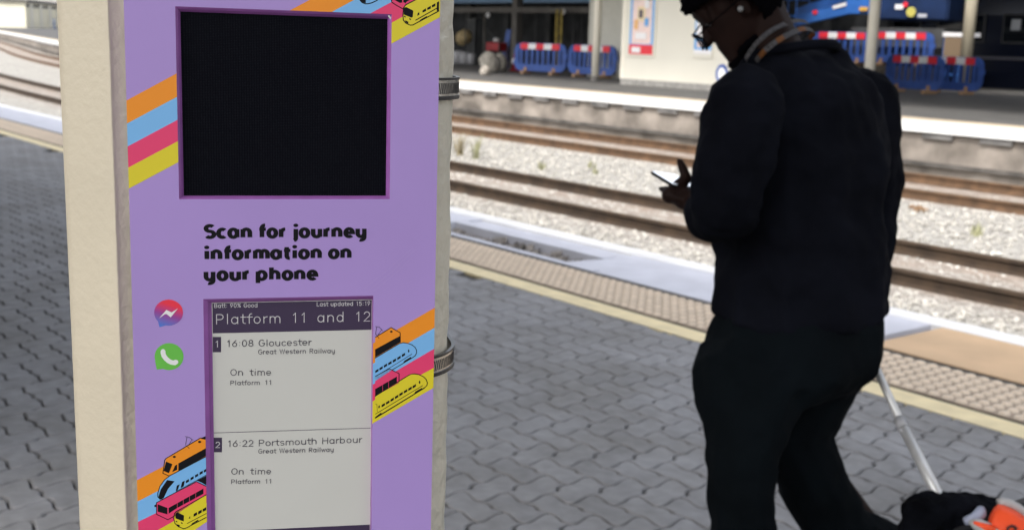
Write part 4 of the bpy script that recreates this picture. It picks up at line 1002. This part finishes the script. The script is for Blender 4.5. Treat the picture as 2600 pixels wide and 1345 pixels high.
b = BM(); box(b, -.25, .25, -.25, .25, .42, .48); obj('seat', b, M['liftblue'], t)
b = BM(); box(b, -.24, .24, .2, .25, .95, 1.55); obj('backrest', b, mat('tan_plywood', (.20, .14, .085), .7), t)
for x in (-.24, .24):
    b = BM(); tube(b, [(x, .22, 0), (x, .24, 1.6)], .025, 6); obj('leg', b, M['liftblue'], t)
    b = BM(); tube(b, [(x, -.22, 0), (x, -.22, .42)], .025, 6); obj('leg', b, M['liftblue'], t)
b = BM(); box(b, -.30, .75, .18, .26, 1.56, 1.68); obj('top_rail', b, M['bwhite'], t)

# distant buildings seen left of the column
def far_building(u0, u1, v, Dy, h, label, m, nb):
    p0 = at(u0*K, v*K, FZ); p1 = at(u1*K, v*K, FZ); d = (p1-p0); l = d.length
    t = empty('station_building', p0, math.atan2(d.y, d.x), label, 'building', 'pale buildings beyond the curving platform')
    b = BM(); box(b, 0, l, 0, Dy, -.3, h); obj('wall', b, m, t)
    for i in range(nb):
        x = l*(i+.5)/nb; b = BM(); box(b, x-l*.03, x+l*.03, -.15, -.003, 0, h*.98); obj('pilaster', b, M['cream'], t)
    b = BM(); box(b, -.4, l+.4, -.5, Dy, h+.003, h+.5); obj('roof', b, M['greybrown'], t)
    b = BM(); box(b, l*.02, l*.98, -.06, -.003, h*.82, h*.93); wn = obj('window', b, M['darkgrey'], t)
far_building(66, 175, 71, 12, 4.4, 'cream pilastered building nearest the column at the far left', mat('cream_stone', lin((236, 230, 206)), .7, var=.1, vscale=.3), 5)
far_building(-60, 66, 58, 14, 9, 'pale white building farthest off at the left picture edge', mat('white_stone', lin((236, 236, 232)), .7, var=.03, vscale=.2), 4)
p = at(20*K, 62*K, FZ); b = BM(); box(b, -2.5, 2.2, -.5, .5, .5, 1.25, bev=.1); t = empty('yellow_vehicle', p, math.atan2(rt0.y, rt0.x), 'low yellow works trolley far off beyond the curving platform', 'trolley')
obj('body', b, mat('yellow_vehicle_paint', (.75, .58, .12), .5), t)
for x in (-1.7, 1.4):
    b = BM(); tube(b, [(x, -.55, .3), (x, -.35, .3)], .3, 12); obj('wheel', b, M['black'], t)
t = empty('boundary_wall', (-70, 62, FZ), 0, 'long grey boundary wall far behind the pale buildings', 'wall')
b = BM(); box(b, -330, 12, 30, 30.6, -1, 7.5); obj('wall', b, mat('far_stone', (.34, .33, .31), .9, var=.2, vscale=.2), t)
b = BM(); box(b, -330, 12, 29.8, 30.8, 7.503, 7.9); obj('coping', b, M['greybrown'], t)
def standing(u, v, h, label, mbody):
    p = at(u*K, v*K, FZ); b = BM(); s = h/1.75; X, Yv, Zv = Vector((1, 0, 0)), Vector((0, 1, 0)), Vector((0, 0, 1)); ax = (X, Yv, Zv)
    for ch in ([((-.1, 0, .05), (.05, .09, .05), ax), ((-.1, 0, .5), (.07, .08, .07), ax), ((-.09, 0, .9), (.1, .1, .1), ax)], [((.1, .1, .05), (.05, .09, .05), ax), ((.1, .05, .5), (.07, .08, .07), ax), ((.09, 0, .9), (.1, .1, .1), ax)],
               [((0, 0, .9), (.17, .12, .12), ax), ((0, 0, 1.2), (.18, .13, .12), ax), ((0, 0, 1.42), (.2, .1, .07), ax)], [((0, 0, 1.45), (.06, .06, .08), ax), ((0, 0, 1.64), (.085, .1, .12), ax)],
               [((-.22, 0, 1.4), (.06, .06, .06), ax), ((-.27, .02, 1.1), (.05, .05, .05), ax), ((-.25, -.1, .85), (.04, .04, .06), ax)], [((.22, 0, 1.4), (.06, .06, .06), ax), ((.27, .02, 1.1), (.05, .05, .05), ax), ((.25, -.1, .85), (.04, .04, .06), ax)]): hullchain(b, ch)
    for q in b.verts: q.co *= s
    o = obj('person', b, mbody, None, True); o.location = p; return tag(o, label, 'person', 'distant people on the opposite platform')
standing(47, 63, 1.6, 'distant person in dark clothes standing by the pale building', mat('dark_coat', (.02, .02, .025), .9))
standing(137, 74, 1.75, 'distant person in blue standing beside the column edge', mat('blue_coat', (.05, .09, .2), .9))

# ------------------------------------------------------------------ the person with the phone, and the trolley case
FA, LA, UA = Vector((-1, 0, 0)), Vector((0, -1, 0)), Vector((0, 0, 1))     # walks along the platform, left side to the viewer
AX = (FA, LA, UA)
def baked(name, bm, voxel, smooth, m, parent, disp=0, dscale=.1):
    o = obj(name, bm, m, None, True)
    md = o.modifiers.new('r', 'REMESH'); md.mode = 'VOXEL'; md.voxel_size = voxel; md.use_smooth_shade = True
    if smooth: s = o.modifiers.new('s', 'SMOOTH'); s.factor = .5; s.iterations = smooth
    if disp:
        tx = bpy.data.textures.new('cloth_folds', 'CLOUDS'); tx.noise_scale = dscale; tx.noise_depth = 2
        d = o.modifiers.new('d', 'DISPLACE'); d.texture = tx; d.strength = disp; d.mid_level = .5; d.texture_coords = 'GLOBAL'
    dg = bpy.context.evaluated_depsgraph_get(); me = bpy.data.meshes.new_from_object(o.evaluated_get(dg))
    o.modifiers.clear(); old = o.data; o.data = me; bpy.data.meshes.remove(old); me.name = name
    for p in me.polygons: p.use_smooth = True
    o.parent = parent
    return o
foot0 = dp(1960, 900, 2.95); foot0.z = 0
man = empty('person', (0, 0, 0), 0, 'person in black sweater and trousers walking away, head bowed over a phone, pulling a case', 'person')
def e3(c, r): return (c, r if isinstance(r, tuple) else (r, r, r), AX)
# joints
lsh, lel, lwr = dp(1872, 275, 2.72), dp(1828, 528, 2.70), dp(1742, 508, 2.93)
rsh, rel, rhd = dp(2165, 262, 3.10), dp(2200, 450, 3.16), dp(2158, 815, 3.04)
lhip, lkn, lan = dp(1905, 935, 2.86), dp(1866, 1120, 2.80), dp(1880, 1470, 2.86)
rhip, rkn, ran = dp(2050, 935, 3.02), dp(1984, 1085, 2.98), dp(2235, 1500, 3.16)
lan.z = .09; ran.z = .16
# head axes: profile to the left of the picture, bowed
HL = (-rt0*1.0 + fw0*.02).normalized(); bow = R(40)
HF = HL*math.cos(bow) - UPZ*math.sin(bow); HU = HL*math.sin(bow) + UPZ*math.cos(bow); HS = HF.cross(HU).normalized()
HX = (HF, HS, HU); hc = dp(1850, 8, 2.93)
def hp(f, s, u): return hc + HF*f + HS*s + HU*u
def eh(f, s, u, r): return (hp(f, s, u), r if isinstance(r, tuple) else (r, r, r), HX)

b = BM()
hullchain(b, [eh(-.01, 0, .01, (.100, .078, .108))])
hullchain(b, [eh(.01, 0, -.01, (.088, .072, .08)), eh(.040, 0, -.082, (.062, .056, .05)), eh(.070, 0, -.122, (.030, .032, .026))])
hullchain(b, [eh(.078, 0, .035, (.026, .055, .03)), eh(.082, 0, .005, (.014, .052, .012))])
hullchain(b, [eh(.092, 0, .0, (.010, .010, .012)), eh(.112, 0, -.035, (.013, .017, .013))])           # nose
hullchain(b, [eh(.088, 0, -.064, (.014, .026, .008)), eh(.085, 0, -.078, (.015, .024, .009))])         # lips
for s in (-1, 1): hullchain(b, [eh(-.005, s*.078, .02, (.024, .010, .014)), eh(.0, s*.078, -.025, (.014, .009, .014))])   # ears
neckb = dp(1972, 168, 2.95)
hullchain(b, [(hp(-.035, 0, -.055), (.062, .06, .05), HX), (neckb, (.066, .072, .05), AX)])
def limb(b, pts): hullchain(b, [e3(*p) for p in pts])
tc_ = [(dp(2008, 860, 2.95), (.15, .18, .10)), (dp(2012, 600, 2.95), (.15, .19, .1)), (dp(2020, 330, 2.93), (.14, .19, .1)), (dp(1990, 190, 2.94), (.08, .11, .06))]
for p, q in zip(tc_, tc_[1:]): limb(b, [p, q])
limb(b, [(lsh, .05), (lel, .042)]); limb(b, [(lel, .046), (lwr, .031)])
limb(b, [(rsh, .05), (rel, .042)]); limb(b, [(rel, .042), (rhd, .028)])
for hip, kn, an in ((lhip, lkn, lan), (rhip, rkn, ran)):
    limb(b, [(hip, .085), (kn, .055)]); limb(b, [(kn, .055), (an, .038)])
    limb(b, [(an + UPZ*-.03, (.05, .04, .035)), (an + FA*.15 + UPZ*-.055, (.05, .04, .02))])
# left hand round the phone
pa, pe = dp(1692, 468, 2.905), dp(1638, 435, 3.035)
pw_ = (dp(1740, 473, 2.935)-pa); pl = (pe-pa); pl = pl.normalized()*.148; pw_ = (pw_ - pl.normalized()*pw_.dot(pl.normalized())).normalized()*.072
pn = pl.cross(pw_).normalized()
if pn.z < 0: pn = -pn
palm = pa + pw_*.55 + pl*.30 - pn*.026
limb(b, [(lwr, .026), (palm - pl*.30, .030)])
hullchain(b, [(palm - pl*.30, (.032, .042, .020), (pl.normalized(), pw_.normalized(), pn)), (palm + pl*.22, (.024, .040, .011), (pl.normalized(), pw_.normalized(), pn))])
fu = pl.normalized(); wu = pw_.normalized()
for k, (fo, ln) in enumerate(((.30, 1.0), (.16, 1.05), (.01, .98), (-.13, .85))):           # four fingers curl under and up the far long edge
    c0 = palm + pl*fo + wu*.022; c1 = c0 + wu*.020*ln - pn*.002; c2 = c1 + wu*.009*ln + pn*.020; c3 = c2 - wu*.006 + pn*.012
    for p, q, r0, r1 in ((c0, c1, .0095, .009), (c1, c2, .009, .0085), (c2, c3, .0085, .007)): limb(b, [(p, r0), (q, r1)])
th0 = palm - pl*.20 - wu*.034; th1 = dp(1727, 448, 2.93); th2 = dp(1716, 420, 2.935); th3 = dp(1710, 406, 2.94)
for p, q, r0, r1 in ((th0, th1, .022, .0145), (th1, th2, .0135, .012), (th2, th3, .0115, .0085)): limb(b, [(p, r0), (q, r1)])
# right hand closed on the trolley handle
rp_ = dp(2168, 838, 3.00)
hullchain(b, [e3(rhd, .026), e3(rp_, (.035, .018, .04))])
for k in range(4):
    c0 = rp_ + FA*(.03-.02*k) + UPZ*-.035; c1 = c0 + LA*.016 + UPZ*-.022; c2 = c1 + LA*-.034 + UPZ*-.008
    limb(b, [(c0, .0095), (c1, .009)]); limb(b, [(c1, .009), (c2, .008)])
c0 = rp_ + FA*.035; limb(b, [(c0, .012), (c0 + UPZ*-.045 + LA*.012, .009)])
body = baked('body', b, .0042, 3, M['skin'], man)
# face details
b = BM()
for s in (-1, 1): hullchain(b, [(hp(.083, s*.031, .004), (.010, .013, .009), HX)])
obj('eyes', b, mat('eye_white', (.10, .09, .085), .4), body, True)
b = BM()
for ch in ([eh(.03, 0, -.095, (.062, .060, .035)), eh(.070, 0, -.122, (.036, .037, .028))],): hullchain(b, ch)
beard = baked('beard', b, .005, 2, M['hair'], man, .01, .02)
b = BM(); bmesh.ops.create_icosphere(b, subdivisions=5, radius=1)
for q in b.verts:
    p = q.co.copy(); f, s, u = p.x*.119, p.y*.098, p.z*.116+.022
    n = 1 + .04*noise.noise(Vector((f, s, u))*60) + .06*noise.noise(Vector((f, s, u))*150)
    q.co = hp(f*n-.006, s*n, u*n)
bmesh.ops.delete(b, geom=[q for q in b.verts if (lambda f, u: u < (.046 if f > .05 else (.046 - (.05-f)*.85 if f > -.02 else -.075)))((q.co-hc).dot(HF), (q.co-hc).dot(HU))], context='VERTS')
bmesh.ops.solidify(b, geom=b.faces[:], thickness=.006)
obj('hair', b, M['hair'], man, True)
# glasses
gl = bpy.data.materials.new('clear_lens'); gl.use_nodes = True; n_ = gl.node_tree.nodes; L_ = gl.node_tree.links
tr = n_.new('ShaderNodeBsdfTransparent'); tr.inputs[0].default_value = (.90, .94, 1, 1); gs = n_.new('ShaderNodeBsdfGlossy'); gs.inputs['Roughness'].default_value = .05
mx = n_.new('ShaderNodeMixShader'); mx.inputs[0].default_value = .04; L_.new(tr.outputs[0], mx.inputs[1]); L_.new(gs.outputs[0], mx.inputs[2]); L_.new(mx.outputs[0], n_['Material Output'].inputs[0])
t = empty('glasses'); t.parent = man
b = BM(); lensb = BM()
for s in (-1, 1):
    c = (.128, s*.034, -.022)
    ring = [hp(c[0]-.006*abs(math.cos(a)), c[1]+.027*math.cos(a), c[2]+.023*math.sin(a)) for a in [k*2*PI/20 for k in range(21)]]
    tube(b, ring, .0022, 6, cap=False)
    lensb.faces.new([lensb.verts.new(p) for p in ring[:20]])
    tube(b, [hp(.122, s*.061, -.002), hp(.095, s*.080, .004), hp(.0, s*.086, .008), hp(-.02, s*.086, -.005)], .002, 6)
tube(b, [hp(.128, -.008, -.006), hp(.131, 0, -.002), hp(.128, .008, -.006)], .0022, 6)
bmesh.ops.solidify(lensb, geom=lensb.faces[:], thickness=.0012)
obj('frame', b, mat('matte_black_frame', (.004, .004, .005), .9, spec=0), t, True); obj('lens', lensb, gl, t)
b = BM(); c = hp(.012, -.092 if HS.dot(FW) > 0 else .092, -.012); bmesh.ops.create_icosphere(b, subdivisions=2, radius=.0072, matrix=Matrix.Translation(c))
obj('earbud', b, mat('white_plastic', (.22, .22, .22), .7), man, True)

# sweater
b = BM()
sw = [(dp(2015, 785, 2.95), (.200, .240, .050)), (dp(2015, 600, 2.95), (.200, .238, .10)), (dp(2018, 420, 2.94), (.196, .242, .10)), (dp(2020, 265, 2.94), (.165, .245, .10)), (dp(1998, 172, 2.945), (.125, .160, .055))]
for p, q in zip(sw, sw[1:]): limb(b, [p, q])
limb(b, [(dp(2025, 300, 2.94), (.15, .23, .09)), (dp(2060, 165, 3.0), (.09, .11, .06))])
limb(b, [(dp(1990, 150, 2.945), (.098, .108, .03)), (dp(2000, 190, 2.945), (.13, .16, .05))])
limb(b, [(lsh, (.10, .095, .10)), (dp(1846, 405, 2.70), (.092, .086, .09))]); limb(b, [(dp(1846, 405, 2.70), (.088, .084, .09)), (lel, .080)])
limb(b, [(lel, .080), (dp(1780, 532, 2.82), .056)])
limb(b, [(rsh, (.10, .095, .10)), (rel, .080)]); limb(b, [(rel, .080), (dp(2196, 560, 3.14), .068)]); limb(b, [(dp(2196, 560, 3.14), .068), (dp(2166, 780, 3.05), .048)])
sweater = baked('sweater', b, .007, 5, M['fabric'], man, .044, .12)
b = BM(); ringc = dp(1988, 138, 2.945)
pts = [ringc + FA*.105*math.cos(a) + LA*.115*math.sin(a) + UPZ*(-.028*math.cos(a)) for a in [k*2*PI/32 for k in range(33)]]
tube(b, pts, .013, 8, cap=False); obj('collar', b, M['fabric'], sweater, True)
# lanyard: pale woven band round the neck with orange motifs
lm = mat('pale_woven_band', (.115, .11, .115), .7, var=.6, vscale=260, detail=1); lo = mat('orange_motif', (.26, .10, .025), .7, var=.3, vscale=200)
lany = empty('lanyard'); lany.parent = man
def band3(name, path, wd, mats, every=0):              # flat strap through points round the neck
    P = [dp(*p) for p in path]; Q = []
    for i in range(len(P)):                            # smooth the closed path
        p0, p1, p2, p3 = P[i-1], P[i], P[(i+1) % len(P)], P[(i+2) % len(P)]
        for k in range(6):
            t = k/6; Q.append(.5*((2*p1) + (p2-p0)*t + (2*p0-5*p1+4*p2-p3)*t*t + (3*p1-p0-3*p2+p3)*t**3))
    b = BM(); n = len(Q); o = (IX*.55-IY*.8).normalized()*wd
    v = [(b.verts.new(q-o*.5), b.verts.new(q+o*.5)) for q in Q]
    for i in range(n):
        j = (i+1) % n; f = b.faces.new((v[i][0], v[j][0], v[j][1], v[i][1])); f.material_index = 1 if every and (i//3) % every == 1 else 0
    bmesh.ops.solidify(b, geom=b.faces[:], thickness=.0025); return obj(name, b, mats, lany)
band3('band', [(1876, 152, 2.86), (1896, 118, 2.83), (1928, 86, 2.83), (1966, 64, 2.87), (2008, 52, 2.95), (2034, 62, 3.03), (2010, 95, 3.08), (1950, 128, 3.06), (1900, 150, 2.96)], .011, [lm])
band3('print_band', [(1902, 156, 2.86), (1924, 128, 2.81), (1954, 104, 2.81), (1990, 84, 2.86), (2026, 72, 2.95), (2048, 84, 3.04), (2015, 112, 3.10), (1960, 140, 3.08), (1915, 160, 2.98)], .013, [lm, lo], 3)
# trousers
b = BM()
limb(b, [(dp(2012, 790, 2.95), (.198, .236, .07)), (dp(1980, 900, 2.94), (.215, .236, .10))])
limb(b, [(dp(1985, 905, 2.94), (.21, .235, .09)), (dp(1888, 940, 2.86), (.165, .13, .10))]); limb(b, [(dp(1995, 900, 2.96), (.19, .195, .09)), (rhip, (.13, .115, .10))])
limb(b, [(dp(1888, 940, 2.86), (.165, .13, .11)), (lkn, .090)]); limb(b, [(lkn, .090), (dp(1862, 1230, 2.80), .082)]); limb(b, [(dp(1862, 1230, 2.80), .082), (lan + UPZ*.02, .085)])
limb(b, [(dp(2062, 920, 3.02), (.13, .12, .10)), (rkn, .095)]); limb(b, [(rkn, .092), (dp(2038, 1190, 3.0), .094)]); limb(b, [(dp(2038, 1190, 3.0), .094), (dp(2104, 1330, 3.05), .088)]); limb(b, [(dp(2104, 1330, 3.05), .088), (ran + UPZ*.02, .080)]); limb(b, [(dp(2062, 1088, 2.99), (.03, .06, .018)), (dp(1990, 1100, 2.93), (.03, .05, .018))])
trousers = baked('trousers', b, .007, 5, M['trouser'], man, .034, .13)
# shoes
for an, tilt in ((lan, 0), (ran, -.35)):
    b = BM(); f2 = (FA*math.cos(tilt)+UPZ*math.sin(tilt)).normalized(); u2 = (UPZ*math.cos(tilt)-FA*math.sin(tilt)).normalized(); X3 = (f2, LA, u2)
    hullchain(b, [(an - f2*.04 - u2*.035, (.055, .045, .05), X3), (an + f2*.05 - u2*.045, (.06, .048, .04), X3), (an + f2*.17 - u2*.06, (.06, .046, .026), X3)])
    obj('shoe', b, M['black'], man, True)

# phone lying in the left hand
ph = empty('phone', (0, 0, 0), 0, 'slim phone with lit white screen held in the person\'s left hand', 'phone')
ctr = pa + pl*.5 + pw_*.5
def slab(name, hl, hw, ht, off, m, parent, bev):
    b = BM(); obox(b, ctr + pn*off, fu*hl, wu*hw, pn*ht); bmesh.ops.recalc_face_normals(b, faces=b.faces)
    if bev: bmesh.ops.bevel(b, geom=b.edges[:], offset=bev, segments=2, affect='EDGES')
    return obj(name, b, m, parent)
slab('case', .074, .036, .0045, 0, M['black'], ph, .0025)
slab('screen', .070, .033, .0004, .005, emis(mat('lit_phone_screen', (.5, .52, .56), .15), (.80, .86, 1.0), .55), ph, 0)

# trolley case
case = empty('trolley_case', (0, 0, 0), 0, 'black trolley case with pale telescopic handle pulled by the person', 'suitcase')
ht, hm, hb_ = dp(2170, 850, 3.00), dp(2268, 1066, 2.80), dp(2362, 1246, 2.62)
ha = (hb_-ht).normalized(); hs = Vector((0, 1, 0)); hs = (hs - ha*hs.dot(ha)).normalized()
alum = mat('pale_aluminium', (.66, .66, .65), .3, metal=.35, var=.05, vscale=30)
b = BM(); tube(b, [ht, hm], .0098, 12); obj('upper_tube', b, alum, case, True)
b = BM(); tube(b, [hm - ha*.004, hb_ + ha*.05], .0126, 12); obj('lower_tube', b, alum, case, True)
b = BM(); tube(b, [hm - ha*.016, hm + ha*.014], .0142, 12); c = hm + ha*.024 - hs*.012; bmesh.ops.create_icosphere(b, subdivisions=2, radius=.006, matrix=Matrix.Translation(c)); obj('catch', b, mat('grey_catch', (.35, .35, .36), .5), case, True)
b = BM(); tube(b, [ht - hs*.04 - ha*.01, ht + hs*.05 - ha*.01], .012, 10); obj('grip', b, M['black'], case, True)
# body: tilted box that runs down and back to its wheels
ct = dp(2425, 1300, 2.58); down = Vector((.52, .04, -.85)).normalized(); wid = (rt0*.95 + Vector((.1, 0, 0))).normalized(); wid = (wid-down*wid.dot(down)).normalized(); dep = down.cross(wid).normalized()
if dep.dot(FW) > 0: dep = -dep
b = BM(); cc = ct + down*.24 + wid*.06
obox(b, cc, wid*.19, dep*.12, down*.23); bmesh.ops.recalc_face_normals(b, faces=b.faces); bmesh.ops.bevel(b, geom=b.edges[:], offset=.05, segments=4, affect='EDGES')
shell = obj('shell', b, mat('black_nylon', (.004, .0045, .007), .7, var=.3, vscale=15, bump=.5, bscale=200), case, True)
for s in (-1, 1):
    wc = cc + down*.245 + wid*.15*s + dep*-.08; b = BM(); tube(b, [wc - wid*.015, wc + wid*.015], .035, 14); obj('wheel', b, M['black'], case)
# fuzzy black coat lying over the case
b = BM()
hullchain(b, [(dp(2318, 1292, 2.56), (.05, .05, .04), AX), (dp(2400, 1268, 2.60), (.06, .06, .025), AX)]); hullchain(b, [(dp(2400, 1268, 2.60), (.06, .06, .025), AX), (dp(2500, 1288, 2.62), (.07, .06, .03), AX)])
hullchain(b, [(dp(2318, 1292, 2.56), (.05, .05, .04), AX), (dp(2330, 1400, 2.52), (.07, .06, .05), AX)]); hullchain(b, [(dp(2330, 1400, 2.52), (.07, .06, .05), AX), (dp(2440, 1380, 2.52), (.09, .06, .05), AX)]); hullchain(b, [(dp(2440, 1380, 2.52), (.09, .06, .05), AX), (dp(2500, 1288, 2.62), (.07, .06, .03), AX)])
coat = baked('draped_coat', b, .006, 3, mat('fuzzy_black_wool', (.0035, .004, .006), 1.0, var=.6, vscale=14, bump=1, bscale=120, spec=.05), None, .035, .05)
tag(coat, 'crumpled black coat draped over the top of the trolley case', 'coat')
b = BM(); tube(b, [dp(2468, 1279, 2.50), dp(2466, 1290, 2.49), dp(2452, 1304, 2.48), dp(2426, 1310, 2.48)], [.009, .013, .013, .008], 8)
for q in b.verts: pass
obj('pale_strap', b, mat('pale_blue_grey_strap', (.36, .39, .5), .6), coat, True)
# orange bag with grey piping on the case
bag = empty('orange_bag', (0, 0, 0), 0, 'bright orange bag with grey piping lying on the black case, cut by the picture corner', 'bag')
zo = lambda x, y, D=2.47: dp((2250+x/7.36)/K, (1200+y/7.36)/K, D)
op = [(1885, 1010), (1900, 900), (1940, 770), (2000, 660), (2085, 578), (2180, 590), (2400, 690), (2600, 830), (2850, 1020), (2850, 1700), (2300, 1900), (1950, 1700), (1860, 1300)]
b = BM(); front = [b.verts.new(zo(x, y)) for x, y in op]; back = [b.verts.new(zo(x+60, y-10, 2.60)) for x, y in op]
mid = [b.verts.new(zo(x*.8+2350*.2, y*.8+1200*.2, 2.44)) for x, y in op]
n = len(op); b.faces.new(mid)
for i in range(n):
    j = (i+1) % n; b.faces.new((front[i], front[j], mid[j], mid[i])); b.faces.new((back[i], back[j], front[j], front[i]))
b.faces.new(back[::-1]); bmesh.ops.recalc_face_normals(b, faces=b.faces); bmesh.ops.bevel(b, geom=[e for e in b.edges if e.calc_length() < .35 and all(v in front for v in e.verts)], offset=.012, segments=3, affect='EDGES')
om = mat('fluorescent_orange_cloth', (1.0, .085, .012), .6, var=.06, vscale=12, bump=.3, bscale=60)
obj('pouch', b, om, bag, True)
gp = mat('grey_piping', (.42, .41, .40), .5)
b = BM(); tube(b, [zo(*p, 2.49) for p in ((2090, 560), (2180, 545), (2320, 575), (2450, 640), (2600, 760), (2850, 960))], .010, 8); obj('piping', b, gp, bag, True)
b = BM(); tube(b, [zo(1560, 905, 2.45), zo(1700, 960, 2.45), zo(1900, 1075, 2.45), zo(2150, 1260, 2.45)], [.004, .014, .018, .02], 8); obj('strap', b, gp, bag, True)
b = BM(); tube(b, [zo(1640, 915, 2.44), zo(1800, 985, 2.44), zo(1990, 1075, 2.44)], [.003, .007, .012], 8); obj('orange_edging', b, om, bag, True)
b = BM(); tube(b, [zo(2420, 1010, 2.425), zo(2340, 985, 2.425), zo(2275, 1020, 2.425), zo(2265, 1090, 2.425), zo(2330, 1110, 2.425), zo(2400, 1080, 2.425)], .0032, 6); tube(b, [zo(2440, 1010, 2.425), zo(2400, 1080, 2.425), zo(2430, 1120, 2.425)], .0032, 6)
obj('printed_letter', b, mat('dark_red_print', (.06, .008, .006), .6), bag, True)
